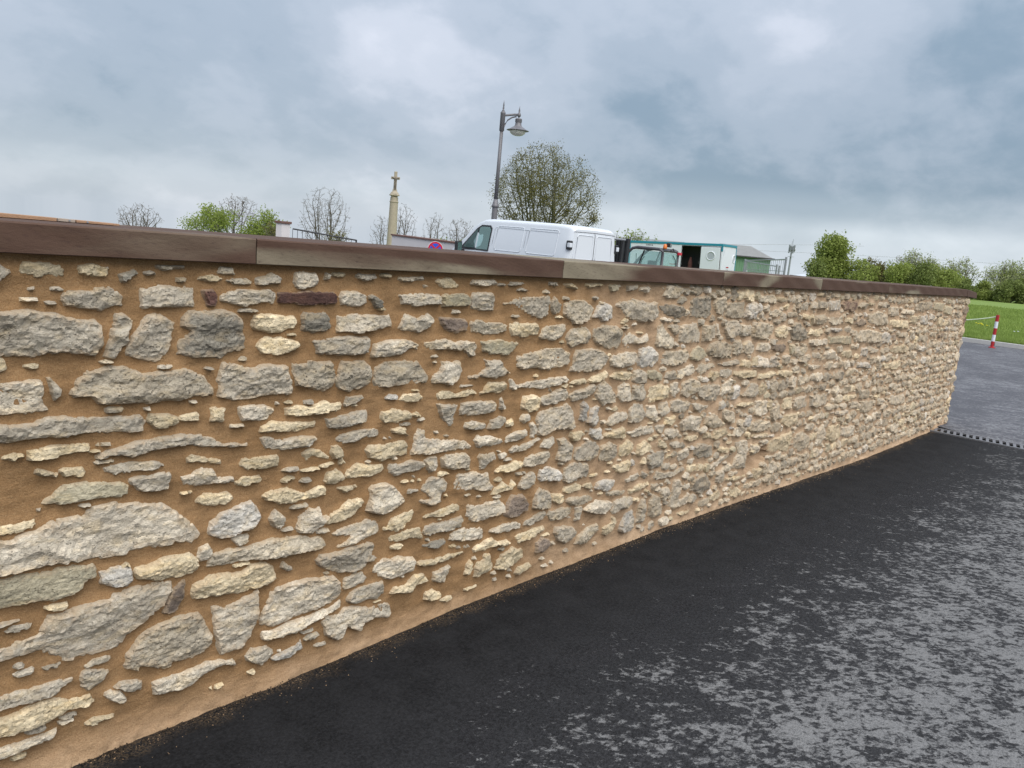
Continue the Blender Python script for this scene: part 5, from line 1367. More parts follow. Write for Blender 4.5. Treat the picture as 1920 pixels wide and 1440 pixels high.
# ------------------------------------------------------------------ wayside cross, rendered walls, pillar, railings, sign
def wayside_cross():
    B = at(735, 438, 47); T = at(742.3, 323, 47); x, y = B.x, B.y; zb = -.6; H = T.z - zb
    yaw = math.atan2(-RH.y, -RH.x) + math.pi + math.radians(14)
    root = thing('wayside_cross', 'tall weathered stone column carrying a small crucifix behind the white wall', 'monument', (x, y, zb), (0, 0, yaw))
    ch = at(737, 366, 47).z - zb
    m = MB(); m.box(-.5, .5, -.5, .5, 0, .5); m.box(-.36, .36, -.36, .36, .5, .85); m.build('plinth', M_LIME, root, bevel=.03)
    n = 8; prof = []
    m = MB(); m.lathe([(.33, .85), (.33, 1.0), (.285, 1.05), (.235, ch - .42), (.26, ch - .40), (.26, ch - .36), (.225, ch - .34), (.22, ch - .12)], n=16); o = m.build('column', M_LIME, root)
    m = MB(); m.lathe([(.20, ch - .12), (.25, ch - .08), (.26, ch - .05), (.38, ch - .03), (.38, ch + .02), (.26, ch + .06)], n=4, cap=True); o = m.build('capital', M_LIME, root); o.rotation_euler = (0, 0, math.pi / 4)
    m = MB(); m.lathe([(.25, ch + .05), (.23, ch + .10), (.19, ch + .16), (.14, ch + .20), (.11, ch + .34)], n=12); m.build('cross_base', M_LIME, root)
    m = MB(); z1 = ch + .30; m.box(-.085, .085, -.07, .07, z1, H); m.build('cross_shaft', M_LIME, root, bevel=.02)
    za = ch + (H - ch) * .72; m = MB(); m.box(-.25, .25, -.065, .065, za - .075, za + .075); m.build('cross_arm', M_LIME, root, bevel=.02)
    # the carved figure: one continuous surface grown over a small skeleton
    me = bpy.data.meshes.new('figure'); k = (za - ch) / 1.25
    P = [(0, -.11, za - .34), (0, -.115, za - .18), (0, -.12, za - .04), (.005, -.13, za + .05), (-.07, -.115, za - .03), (.07, -.115, za - .03), (-.15, -.10, za + .015), (.15, -.10, za + .015), (-.225, -.09, za + .04), (.225, -.09, za + .04), (-.03, -.125, za - .50), (.03, -.125, za - .50), (-.012, -.105, za - .70), (.015, -.105, za - .70), (0, -.10, za - .78)]
    E = [(0, 1), (1, 2), (2, 3), (2, 4), (2, 5), (4, 6), (5, 7), (6, 8), (7, 9), (0, 10), (0, 11), (10, 12), (11, 13), (12, 14)]
    me.from_pydata(P, E, []); me.materials.append(M_BRONZE); f = bpy.data.objects.new('figure', me); COL.objects.link(f); f.parent = root
    f.modifiers.new('skin', 'SKIN'); s = f.modifiers.new('sub', 'SUBSURF'); s.levels = s.render_levels = 1
    for v, r in zip(me.skin_vertices[0].data, (.055, .05, .06, .045, .035, .035, .024, .024, .018, .018, .036, .036, .024, .024, .02)): v.radius = (r, r)
    me.skin_vertices[0].data[0].use_root = True
wayside_cross()

def slab_between(m, A, B, th, zb, zt0, zt1, over=0, cap=0):
    d = Vector((B.x - A.x, B.y - A.y, 0)).normalized(); nrm = Vector((-d.y, d.x, 0))
    if nrm.dot(FH) < 0: nrm = -nrm
    a, b = A - d * over, B + d * over; P = []
    for p, zt in ((a, zt0), (b, zt1)):
        for o in (-over, th + over):
            q = p + nrm * o; P.append((q.x, q.y, zt + cap)); P.append((q.x, q.y, zb if not cap else zt))
    m.add([P[1], P[5], P[7], P[3], P[0], P[4], P[6], P[2]], [(0,3,2,1),(4,5,6,7),(0,1,5,4),(1,2,6,5),(2,3,7,6),(3,0,4,7)])
def white_wall():
    A, B = at(735, 441.5, 38), at(870, 459, 33.5)
    root = thing('rendered_wall', 'low white rendered wall with a brown stone coping in front of the cross', 'wall')
    m = MB(); slab_between(m, A, B, .75, -.7, A.z, B.z); m.build('wall', M_RENDER, root)
    m = MB(); slab_between(m, A, B, .75, 0, A.z + .002, B.z + .002, .05, .07); m.build('coping', M_REDSTONE, root, bevel=.01)
white_wall()
def pillar():
    C = at(528.5, 419, 33); phi = math.radians(30)
    u = -math.cos(phi) * RH + math.sin(phi) * FH
    root = thing('gate_pillar', 'white rendered gate pillar with a brown stone cap left of the railing', 'pillar', (C.x, C.y, -.7), (0, 0, math.atan2(u.y, u.x)))
    h = C.z + .7
    m = MB(); m.box(0, .32, -.46, 0, 0, h); m.build('shaft', M_RENDER, root)
    m = MB(); m.box(-.05, .37, -.51, .05, h + .001, h + .10); m.build('cap', M_REDSTONE, root, bevel=.012)
pillar()
def railing(name, label, p0, p1, Z, step, drop, posts):
    A, B = at(*p0, Z), at(*p1, Z); root = thing(name, label, 'railing')
    m = MB(); m.tube([A, B], .030, 8); m.build('top_rail', M_BLACK, root)
    m = MB(); m.tube([A - Vector((0, 0, drop)), B - Vector((0, 0, drop))], .022, 8); m.build('bottom_rail', M_BLACK, root)
    L = (B - A).length; n = max(2, int(L / step)); b0 = None
    for k in range(n + 1):
        p = A.lerp(B, k / n)
        if b0 is None:
            m = MB(); m.tube([(0, 0, 0), (0, 0, -drop)], .010, 6); b0 = o = m.build('baluster', M_BLACK, root)
        else: o = b0.copy(); COL.objects.link(o)
        o.location = p
    for k in posts:
        p = A.lerp(B, k); m = MB(); m.tube([p + Vector((0, 0, .02)), p - Vector((0, 0, drop + .4))], .035, 8); m.build('post', M_BLACK, root)
railing('handrail', 'black metal railing sloping down to the right from the white pillar', (549, 429), (668, 450.5), 33, .19, .95, (1,))
railing('handrail', 'short low black railing just left of the white wall end', (683, 457.5), (716, 460), 36, .12, .8, (0, 1))

def no_stopping_sign():
    C = at(816.3, 467.2, 27); n = -FH; root = thing('no_stopping_sign', 'round red and blue no stopping sign in front of the white wall', 'road sign', C, (0, 0, math.atan2(RH.y, RH.x)))
    R = 14.6 / FPX * 27
    def disc(name, r0, r1, y, mat, ang=None):
        m = MB(); m.lathe([(r0, 0), (r1, 0), (r1, .004), (r0, .004)], n=40, cap=False); o = m.build(name, mat, root, loc=(0, y, 0)); o.rotation_euler = (math.pi / 2, 0, 0); return o
    disc('back_plate', .001, R, .004, M_WHITE2); disc('red_border', .001, R * .95, -.004, M_SIGNRED); disc('blue_field', .001, R * .72, -.010, M_BLUE)
    for s in (1, -1):
        m = MB(); m.box(-R * .75, R * .75, -.019 - .002 * (s > 0), -.0145, -R * .115, R * .115); o = m.build('red_bar', M_SIGNRED, root); o.rotation_euler = (0, s * math.radians(45), 0)
    m = MB(); m.tube([(0, .035, R * .9), (0, .035, -1.45)], .03, 8); m.build('pole', M_STEEL, root)
no_stopping_sign()

# ------------------------------------------------------------------ shed, far roofs, mast, fence, wire
def gable(name, label, p_eave_l, p_eave_r, Zl, Zr, ridge_up, depth, wallmat, roofmat, cat, clad=False, base=-2.5, hip=0):
    A, B = at(*p_eave_l, Zl), at(*p_eave_r, Zr); z = (A.z + B.z) / 2
    d = Vector((B.x - A.x, B.y - A.y, 0)); L = d.length; d.normalize(); root = thing(name, label, cat, (A.x, A.y, 0), (0, 0, math.atan2(d.y, d.x)))
    m = MB(); m.box(0, L, 0, depth, base, z); w = m.build('wall', wallmat, root)
    if clad:
        s = MB(); s.box(0, .05, -.05, 0, base, z - .02); s0 = s.build('cladding_rib', wallmat, w)
        for k in range(1, int(L / .30)):
            o = s0.copy(); COL.objects.link(o); o.location = (k * .30, 0, 0)
    r = MB(); e = .35; zz = z - .05
    r.add([(-e, -e, zz), (L + e, -e, zz), (L + e, depth + e, zz), (-e, depth + e, zz), (-e + hip, depth / 2, z + ridge_up), (L + e - hip, depth / 2, z + ridge_up)], [(0, 1, 5, 4), (2, 3, 4, 5), (1, 2, 5), (3, 0, 4), (3, 2, 1, 0)])
    rf = r.build('roof', roofmat, root)
    g = MB(); g.box(-e, L + e, -e - .12, -e, zz - .04, zz + .1); g.build('gutter', M_DARK, rf)
gable('green_shed', 'green clad shed with a grey roof beyond the site fence', (1330, 473.5), (1445.5, 486), 100, 100, 1.35, 6, M_GREEN, M_ROOFGREY, 'shed', True, hip=2.2)
gable('barn', 'long low barn whose grey roof just shows over the site trailer', (1150, 452), (1265, 461), 120, 116, .75, 7, M_RENDER, M_ROOFGREY, 'barn')
gable('far_hall', 'distant pale roofed hall left of the tall green bush', (1485, 520), (1530, 516.5), 190, 178, 1.2, 14, M_WHITE2, plain('pale_roof', (.50, .53, .56), .6, .05), 'hall')

def mast():
    B, T = at(1477.3, 517, 250), at(1484, 462, 250); root = thing('telecom_mast', 'slim telecom mast with panel antennas standing beyond the fence', 'mast', (B.x, B.y, -4))
    h = T.z + 4
    m = MB(); m.lathe([(.34, 0), (.22, h)], n=10); m.build('pole', M_STEEL, root)
    for k in range(6):
        a = k * 1.047; x, y = .75 * math.cos(a), .75 * math.sin(a)
        m = MB(); m.box(x - .16, x + .16, y - .16, y + .16, h - 2.1 + .3 * (k % 2), h + .4 * (k % 3) * .5); m.build('antenna', M_STEEL, root)
    m = MB(); m.lathe([(.85, h - 3.2), (.85, h - 3.1)], n=12); m.lathe([(.8, h - 1.1), (.8, h - 1.0)], n=12); m.build('platform', M_STEEL, root)
    m = MB(); m.tube([(.2, 0, h), (.2, 0, h + 2.2)], .05, 5); m.tube([(-.2, .1, h), (-.2, .1, h + 1.6)], .05, 5); m.build('whip_aerial', M_STEEL, root)
    m = MB(); m.lathe([(.1, -.2), (.45, -.1), (.45, .1), (.1, .2)], n=12); o = m.build('dish', M_STEEL, root, loc=(RH.x * .95, RH.y * .95, h - .9)); o.rotation_euler = (math.pi / 2, 0, .6)
mast()
def site_fence():
    for label, a, za, b, zb, n in (('tall wire mesh fence panel between two steel posts, right of the green shed', (1397.0, 488.5), 44, (1474.0, 486.5), 31, 26), ('lower wire mesh fence panel crossing behind the tall one', (1400, 489.5), 46, (1456.5, 499.5), 38, 18)):
        A, B = at(*a, za), at(*b, zb); root = thing('mesh_fence', label, 'fence', (0, 0, 0))
        g = -.15
        for P in (A, B):
            m = MB(); m.tube([(P.x, P.y, g), (P.x, P.y, P.z + .09)], .045, 8); m.build('post', M_STEEL, root)
        m = MB(); m.tube([A, B], .028, 6); m.build('top_rail', M_STEEL, root)
        for s in (.45, 1.5):
            m = MB(); m.tube([A - Vector((0, 0, s)), B - Vector((0, 0, s))], .012, 5); m.build('wire', M_STEEL, root)
        for k in range(1, n):
            p = A.lerp(B, k / n); m = MB(); m.tube([p, (p.x, p.y, g + .1)], .008, 4); m.build('upright_wire', M_STEEL, root)
        if n == 18:
            p = at(1461.5, 498, 38); m = MB(); m.tube([(p.x, p.y, g), (p.x, p.y, p.z)], .045, 8); m.build('post', M_STEEL, root)
        else:
            p = A.lerp(B, .05); m = MB(); s_ = .35; d = (B - A).normalized(); q = p + d * .7
            m.add([(p.x, p.y, .85), (q.x, q.y, .85), (q.x, q.y, 1.3), (p.x, p.y, 1.3)], [(0, 1, 2, 3)]); o = m.build('notice', M_WHITE2, root, loc=(-.06, -.06, 0))
            o.modifiers.new('thick', 'SOLIDIFY').thickness = .01
site_fence()
def wires():
    for label, p0, p1, Z in (('upper thin overhead power line high over the green hedge', (1380, 468), (2050, 507), 130), ('lower thin overhead power line running left from the tall bush', (1290, 459), (1620, 461.5), 210)):
        A, B = at(*p0, Z), at(*p1, Z); pts = [A.lerp(B, t) - Vector((0, 0, 4 * t * (1 - t) * -.25)) for t in np.linspace(0, 1, 9)]
        m = MB(); m.tube(pts, .022 * Z / 130, 4); tag(m.build('power_line', M_STEEL), label, 'wire')
wires()

# ------------------------------------------------------------------ marker post and rope on the road
def marker():
    x, y = 24.88, 4.648; z0 = float(gz(x, y)); root = thing('marker_post', 'red and white striped marker post standing by the kerb', 'post', (x, y, z0))
    h = .885; n = 5
    for k in range(n):
        m = MB(); m.lathe([(.042, h * k / n), (.042, h * (k + 1) / n)], n=14); m.build('band', M_RED if k % 2 == 0 else M_WHITE2, root)
    m = MB(); m.lathe([(.085, 0), (.085, .02), (.055, .03)], n=14); m.build('base', M_RED, root)
    x2, y2 = 24.9, 7.6; z2 = float(gz(x2, y2))
    r2 = thing('marker_post', 'hidden end post of the rope beyond the end of the wall', 'post', (x2, y2, z2))
    for k in range(n):
        m = MB(); m.lathe([(.042, h * k / n), (.042, h * (k + 1) / n)], n=14); m.build('band', M_RED if k % 2 == 0 else M_WHITE2, r2)
    A, B = Vector((x, y, z0 + h - .04)), Vector((x2, y2, z2 + h - .04))
    m = MB(); m.tube([A.lerp(B, t) - Vector((0, 0, .25 * 4 * t * (1 - t))) for t in np.linspace(0, 1, 14)], .016, 6); tag(m.build('rope', M_ROPE), 'pale rope sagging from the top of the striped post', 'rope')
marker()

# ------------------------------------------------------------------ trees
def branches(h, spread, n_main, depth, seed, up=.35, r0=.16, trunk_h=.25, fan=.9, lean=.0, nsub=(3, 5)):
    """list of (polyline, radii); tips for buds"""
    rd = random.Random(seed); segs = []; tips = []
    def grow(p, d, L, r, lev):
        pts = [p]; rs = [r]; n = 4 if lev < 2 else 3; q = Vector(p); dd = Vector(d)
        for k in range(n):
            dd = (dd + Vector((rd.gauss(0, .09), rd.gauss(0, .09), rd.gauss(0, .05) + up * .16))).normalized()
            q = q + dd * (L / n); pts.append(Vector(q)); rs.append(max(r * (1 - .62 * (k + 1) / n), .004))
        segs.append((pts, rs, lev))
        if lev >= depth: tips.append((pts[-1], dd)); tips.append((pts[-2], dd)); return
        for k in range(rd.randint(*nsub)):
            t = rd.uniform(.25, 1.0); i = min(n - 1, int(t * n)); f = t * n - i; o = pts[i].lerp(pts[i + 1], f)
            a = Vector((rd.gauss(0, 1), rd.gauss(0, 1), rd.gauss(0, .7))); a = (a - a.dot(dd) * dd).normalized()
            nd = (dd * .75 + a * fan * rd.uniform(.55, 1.1) + Vector((0, 0, up * .5))).normalized()
            grow(o, nd, L * rd.uniform(.48, .72), max(rs[i] * .58, .005), lev + 1)
    for m_ in range(n_main):
        az = rd.uniform(0, 6.283); tilt = (rd.uniform(.25, 1) if n_main > 1 else 0) * spread
        d = Vector((math.cos(az) * tilt, math.sin(az) * tilt, 1)).normalized()
        base = Vector((math.cos(az) * .15 * (n_main > 1), math.sin(az) * .15 * (n_main > 1), 0))
        grow(base, d, h * rd.uniform(.5, .62), r0 * rd.uniform(.7, 1), 0)
    return segs, tips
def tree(name, label, cat, base, h, seed, leafmat=None, nleaf=0, leaf=.1, spread=.35, n_main=1, depth=4, group=None, bark=M_BARK, twig=M_TWIG, rscale=1, up=.35, fan=.9, nsub=(3, 5), wx=1.0, minr=.008, clump=.35, dome=None):
    root = thing(name, label, cat, base, group=group)
    segs, tips = branches(h, spread, n_main, depth, seed, up, .02 * h * rscale + .02, nsub=nsub, fan=fan)
    top = max(p.z for s in segs for p in s[0]); k = h / top; rad = max(math.hypot(p.x, p.y) for s in segs for p in s[0])
    kx = k * wx
    if dome:
        R, zc = dome
        def warp(p):
            z = p.z * k; r = math.hypot(p.x, p.y) * kx; q = (z - zc * h) / ((1 - zc) * h if z > zc * h else zc * h * 1.25)
            rm = R * math.sqrt(max(.03, 1 - q * q)); r2 = rm * math.tanh(1.25 * r / rm); f = r2 / max(r, 1e-6)
            return (p.x * kx * f, p.y * kx * f, z)
    else:
        def warp(p): return (p.x * kx, p.y * kx, p.z * k)
    for nm, sel, mat, n in (('trunk', lambda l: l <= 1, bark, 6), ('branches', lambda l: l > 1, twig, 3)):
        m = MB()
        for pts, rs, lev in segs:
            if sel(lev): m.tube([warp(p) for p in pts], [max(r, minr) for r in rs], n if lev else 8, cap=False)
        if m.v: tag(m.build(nm, mat, root), kind='stuff' if nm == 'branches' else None)
    if leafmat and nleaf:
        rd = np.random.default_rng(seed); T = np.array([warp(p) for p, d in tips])
        if len(T) == 0: return root
        w = rd.random(len(T)) ** 2 + .05; w /= w.sum()
        c = T[rd.choice(len(T), nleaf, p=w)] + rd.normal(0, clump * h * .06, (nleaf, 3))
        a = rd.normal(0, 1, (nleaf, 3)); a /= np.linalg.norm(a, axis=1)[:, None]; b = np.cross(a, rd.normal(0, 1, (nleaf, 3))); b /= np.linalg.norm(b, axis=1)[:, None]
        s = leaf * rd.uniform(.5, 1.2, (nleaf, 1))
        V = np.stack([c - a * s, c + b * s * .55, c + a * s, c - b * s * .55], 1).reshape(-1, 3); F = np.arange(nleaf * 4).reshape(-1, 4)
        np_object('crown', V, F, leafmat, root)
    return root
def colonize(h, R, zc, n_att, stems, seed, step, shell=.55, jit=.12):
    """limbs grow towards points scattered through a domed crown; returns nodes, parents"""
    rd = np.random.default_rng(seed)
    d = rd.normal(0, 1, (n_att, 3)); d /= np.linalg.norm(d, axis=1)[:, None]; r = rd.random((n_att, 1)) ** shell
    A = d * r * np.array([R, R, 1]); A[:, 2] = zc * h + np.where(A[:, 2] > 0, A[:, 2] * (1 - zc) * h, A[:, 2] * zc * h * .72)
    A[:, :2] *= (1 + .22 * vnoise(A / (.35 * R) + 5, seed))[:, None]
    nodes = []; par = []
    for s in range(stems):
        t = 6.283 * s / stems + rd.uniform(-.4, .4); o = .10 * R * (stems > 1); p = np.array([math.cos(t) * o, math.sin(t) * o, 0.]); nodes.append(p); par.append(-1)
        dv = np.array([math.cos(t) * .22 * (stems > 1), math.sin(t) * .22 * (stems > 1), 1.]); 
        while p[2] < h * (.16 + .05 * rd.random()):
            p = p + step * (dv + rd.normal(0, .06, 3)); nodes.append(p); par.append(len(nodes) - 2)
    N = np.array(nodes); best = np.full(n_att, 1e9); bi = np.zeros(n_att, int); start = 0; alive = np.ones(n_att, bool)
    for it in range(90):
        new = N[start:]
        if len(new):
            dd = np.sqrt(((A[:, None] - new[None]) ** 2).sum(2)); j = dd.argmin(1); m = dd[np.arange(n_att), j]; u = m < best; best[u] = m[u]; bi[u] = j[u] + start
        alive &= best > step * 1.35
        if not alive.any() or len(N) > 5200: break
        start = len(N); idx = np.unique(bi[alive]); add = []
        for k in idx:
            v = A[alive & (bi == k)] - N[k]; v = (v / np.linalg.norm(v, axis=1)[:, None]).sum(0); L = np.linalg.norm(v)
            if L < .3: v = v + rd.normal(0, .5, 3); L = np.linalg.norm(v)
            v = v / L + rd.normal(0, jit, 3) + np.array([0, 0, .10]); add.append(N[k] + v / np.linalg.norm(v) * step); par.append(int(k))
        N = np.concatenate([N, np.array(add)])
    # fine twigs at the ends
    tips = np.setdiff1d(np.arange(len(N)), np.array(par)); ext = []
    for k in tips:
        v0 = N[k] - N[par[k]] if par[k] >= 0 else np.array([0, 0, step]); v0 = v0 / np.linalg.norm(v0)
        for q in range(3):
            v = v0 + rd.normal(0, .55, 3) + np.array([0, 0, .2]); ext.append(N[k] + v / np.linalg.norm(v) * step * rd.uniform(.7, 1.5)); par.append(int(k))
    return np.concatenate([N, np.array(ext)]), np.array(par)
def grown_tree(name, label, px, py_top, Z, h, R, zc=.55, n_att=420, stems=2, seed=1, step=None, tip=.010, leafmat=None, nleaf=0, leaf=.08, bark=M_BARK, twig=M_TWIG, shell=.55, clump=.25):
    T = at(px, py_top, Z); root = thing(name, label, 'tree', (T.x, T.y, T.z - h)); step = step or h * .036
    N, par = colonize(h, R, zc, n_att, stems, seed, step, shell)
    N[:, 2] *= h / N[:, 2].max()
    n = len(N); r2 = np.zeros(n); kids = [[] for _ in range(n)]
    for i in range(n - 1, -1, -1):
        if par[i] >= 0: kids[par[i]].append(i)
    order_ = sorted(range(n), key=lambda i: 0)
    depth_ = np.zeros(n, int)
    for i in range(n):
        if par[i] >= 0: depth_[i] = depth_[par[i]] + 1
    for i in np.argsort(-depth_):
        if not kids[i]: r2[i] = tip ** 2.25
        if par[i] >= 0: r2[par[i]] += r2[i]
    rad = r2 ** (1 / 2.25)
    big, small = MB(), MB()
    for i in range(n):
        if par[i] >= 0 and (par[par[i]] < 0 or i != max(kids[par[i]], key=lambda k: rad[k])):
            chain = [par[i], i]; k = i
            while kids[k]: k = max(kids[k], key=lambda q: rad[q]); chain.append(k)
            rs = [min(rad[chain[1]], rad[q]) for q in chain]
            thick = rs[0] > tip * 4.5
            (big if thick else small).tube([N[q] for q in chain], rs, 6 if thick else 3, cap=False)
    big.build('trunk', bark, root); tag(small.build('branches', twig, root), kind='stuff')
    if leafmat:
        rd = np.random.default_rng(seed); c = N[rd.choice(np.where(rad < tip * 2.2)[0], nleaf)]; c = c + rd.normal(0, clump * step * 2, c.shape)
        c = c[vnoise(c / (.16 * h), seed + 3) > -.45]; m = len(c)
        a = rd.normal(0, 1, (m, 3)); a /= np.linalg.norm(a, axis=1)[:, None]; b = np.cross(a, rd.normal(0, 1, (m, 3))); b /= np.linalg.norm(b, axis=1)[:, None]; s = leaf * rd.uniform(.5, 1.2, (m, 1))
        np_object('crown', np.stack([c - a * s, c + b * s * .55, c + a * s, c - b * s * .55], 1).reshape(-1, 3), np.arange(m * 4).reshape(-1, 4), leafmat, root)
    return root
def tree_at(px_base, px_top_y, Z, name, label, hgt=None, **kw):
    """px_base: picture column of the trunk; the crown reaches px_top_y"""
    T = at(px_base, px_top_y, Z); h = hgt; return tree(name, label, 'tree', (T.x, T.y, T.z - h), h, **kw)

grown_tree('tree', 'large spreading tree with several trunks and sparse olive buds behind the van', 1030, 269, 72, 11.2, 5.0, .56, 2000, 6, 21, .27, .0105, M_LEAF_OLIVE, 30000, .075, M_BARKG, M_BARKG, .5, .5)
grown_tree('bare_tree', 'bare grey tree furthest left, alone above the coping', 260, 379, 100, 6.4, 2.9, .60, 900, 2, 4, tip=.009, step=.17, leafmat=M_LEAF_PINK, nleaf=400, leaf=.06)
tree_at(390, 388, 95, 'tree', 'rounded yellow green tree left of the tall bare tree', 5.6, seed=6, leafmat=M_LEAF_SPRING, nleaf=5200, leaf=.13, spread=.6, n_main=5, depth=3, wx=1.1, clump=1.0)
grown_tree('bare_tree', 'tall bare budding tree between two yellow green trees', 446, 366, 100, 7.6, 2.7, .62, 900, 2, 9, tip=.009, step=.19, leafmat=M_LEAF_PINK, nleaf=1300, leaf=.08)
tree_at(492, 393, 95, 'tree', 'yellow green tree close to the left of the white pillar', 5.6, seed=12, leafmat=M_LEAF_SPRING, nleaf=5600, leaf=.13, spread=.45, n_main=4, depth=3, wx=.9, clump=1.1)
tree_at(512, 408, 90, 'shrub', 'small dull shrub directly behind the white pillar', 3.4, seed=14, leafmat=M_LEAF_OLIVE, nleaf=900, leaf=.09, spread=.5, n_main=4, depth=3)
grown_tree('bare_tree', 'tall bare tree rising behind the sloping black railing', 612, 350, 85, 8.6, 2.7, .58, 1100, 4, 17, tip=.0085, step=.20)
tree_at(640, 424, 80, 'shrub', 'low olive budding shrub at the foot of the bare tree by the railing', 3.4, seed=19, leafmat=M_LEAF_OLIVE, nleaf=1100, leaf=.08, spread=.7, n_main=4, depth=3, wx=1.2)
grown_tree('bare_tree', 'thin bare tree just left of the stone column', 716, 403, 85, 5.4, 1.2, .60, 360, 1, 23, tip=.007, step=.13)
grown_tree('bare_tree', 'slender bare tree just right of the stone column', 760, 381, 85, 6.6, 1.5, .60, 480, 2, 25, tip=.0075, step=.15)
grown_tree('bare_tree', 'thin bare tree above the white wall, between column and van', 818, 398, 85, 5.6, 1.4, .60, 400, 2, 28, tip=.007, step=.13)
grown_tree('bare_tree', 'small bushy bare tree just left of the van roof', 868, 409, 75, 4.6, 1.6, .55, 480, 3, 31, tip=.007, step=.13, leafmat=M_LEAF_PINK, nleaf=900, leaf=.055)
tree_at(842, 440, 70, 'shrub', 'low bright green shrub behind the white wall beside the van mirror', 3.0, seed=33, leafmat=M_LEAF_SPRING, nleaf=2600, leaf=.10, spread=.9, n_main=6, depth=3, wx=1.4, clump=.9)
tree_at(1168, 428, 60, 'tree', 'small sparse green tree between the van and the forklift mast', 4.0, seed=36, leafmat=M_LEAF_SPRING, nleaf=650, leaf=.085, spread=.45, n_main=3, depth=3, wx=.8)
tree_at(1196, 427, 55, 'tree', 'small sparse green tree left of the site trailer roof', 4.0, seed=38, leafmat=M_LEAF_SPRING, nleaf=900, leaf=.085, spread=.4, n_main=3, depth=3, wx=.7)

def bush(name, label, px, py_top, Z, w, leafmat, n, seed, zb=-.1, leaf=.13, lobes=7, cat='bush', group=None, airy=0.0, tall=False):
    T = at(px, py_top, Z); h = T.z - zb; rd = np.random.default_rng(seed)
    root = thing(name, label, cat, (T.x, T.y, zb), group=group)
    m = MB(); segs, tips = branches(h * .8, .8, 6, 2, seed, .3, .03 * h ** .5)
    for pts, rs, lev in segs: m.tube([(p.x * w / h * .55, p.y * w / h * .55, p.z) for p in pts], [max(r, .012) for r in rs], 4, cap=False)
    m.build('stems', M_BARK, root)
    C = []
    for k in range(lobes):
        a = rd.uniform(0, 6.283); q = math.sqrt(rd.random()); zc = rd.uniform(.28, .80) * h; s = (1.15 - zc / h) if tall else 1.0
        C.append((math.cos(a) * q * w * .36 * s, math.sin(a) * q * w * .30 * s, zc, rd.uniform(.20, .34) * min(w, h) ))
    C.append((0, 0, h - .22 * min(w, h), .22 * min(w, h))); C.append((rd.uniform(-.2, .2) * w, 0, .3 * h, .36 * min(w, h))); C.append((-.3 * w, 0, .3 * h, .30 * min(w, h))); C.append((.3 * w, 0, .3 * h, .30 * min(w, h)))
    C = np.array(C); wgt = C[:, 3] ** 2; wgt /= wgt.sum(); i = rd.choice(len(C), n, p=wgt)
    d = rd.normal(0, 1, (n, 3)); d /= np.linalg.norm(d, axis=1)[:, None]; r = rd.random((n, 1)) ** .45 * (1 + .22 * rd.normal(0, 1, (n, 1)) * (rd.random((n, 1)) < .25 + airy))
    P = C[i, :3] + d * r * C[i, 3:4]
    keep = vnoise(P * 2.6, seed) > -.55 + airy; keep &= P[:, 2] > .02; P = P[keep]; n = len(P)
    a = rd.normal(0, 1, (n, 3)); a /= np.linalg.norm(a, axis=1)[:, None]; b = np.cross(a, rd.normal(0, 1, (n, 3))); b /= np.linalg.norm(b, axis=1)[:, None]; s = leaf * rd.uniform(.45, 1.25, (n, 1))
    V = np.stack([P - a * s, P + b * s * .6, P + a * s, P - b * s * .6], 1).reshape(-1, 3)
    np_object('crown', V, np.arange(n * 4).reshape(-1, 4), leafmat, root); return root
bush('bush', 'tallest rounded green bush at the left end of the hedge', 1570, 443, 92, 6.6, M_LEAF_MID, 15000, 51, -.3, .15, 12, tall=True)
bush('bush', 'dark green lower bush hugging the left foot of the tallest bush', 1540, 488, 90, 3.8, M_LEAF_DARK, 5000, 52, -.3, .13)
bush('bush', 'yellow green bush against the right side of the tallest bush', 1618, 483, 90, 4.6, M_LEAF_MID, 6000, 53, -.3, .13)
bush('bush', 'dull olive stretch of hedge right of the tallest bush', 1655, 490, 92, 4.8, M_LEAF_OLIVE, 6500, 54, -.3, .12)
bush('bush', 'mid green hedge bush over the second last coping stone', 1692, 492, 90, 4.4, M_LEAF_MID, 6500, 55, -.3, .12)
bush('bush', 'darkest green hedge bush in the middle of the row', 1733, 493, 89, 4.2, M_LEAF_DARK, 6500, 56, -.3, .12)
bush('bush', 'bright mid green hedge bush over the end of the wall', 1775, 500, 90, 4.4, M_LEAF_MID, 6500, 57, -.3, .12)
bush('bush', 'dark low hedge bush in front of the pale blossoming tree', 1815, 521, 90, 4.2, M_LEAF_DARK, 5500, 58, -.3, .12)
bush('bush', 'low green bush in the gap between the two right hand trees', 1852, 527, 92, 4.0, M_LEAF_MID, 5500, 59, -.3, .12)
bush('bush', 'low dark bush under the rightmost trees', 1888, 528, 90, 4.2, M_LEAF_DARK, 6000, 60, -.3, .12)
bush('bush', 'low dark bush cut off by the right edge of the picture', 1928, 532, 90, 4.6, M_LEAF_DARK, 6000, 61, -.3, .12)
bush('bush', 'green bush past the right edge of the hedge', 1985, 528, 92, 5.5, M_LEAF_MID, 5000, 62, -.3, .13)
bush('bush', 'yellow green bush wedged between the darkest bush and its left neighbour', 1712, 497, 93, 4.6, M_LEAF_SPRING, 4500, 81, -.3, .12)
bush('bush', 'light olive bush rising behind the second last coping joint', 1672, 486, 96, 4.6, M_LEAF_SPRING, 3500, 82, -.3, .12)
bush('bush', 'light green bush filling the hedge behind the wall corner', 1795, 508, 94, 4.6, M_LEAF_SPRING, 4000, 83, -.3, .12)
bush('bush', 'pale green low bush left of the last dark bush', 1870, 522, 95, 4.6, M_LEAF_PALE, 3000, 84, -.3, .12)
kw = dict(spread=.55, n_main=4, depth=3, nsub=(4, 5), minr=.014, clump=.9)
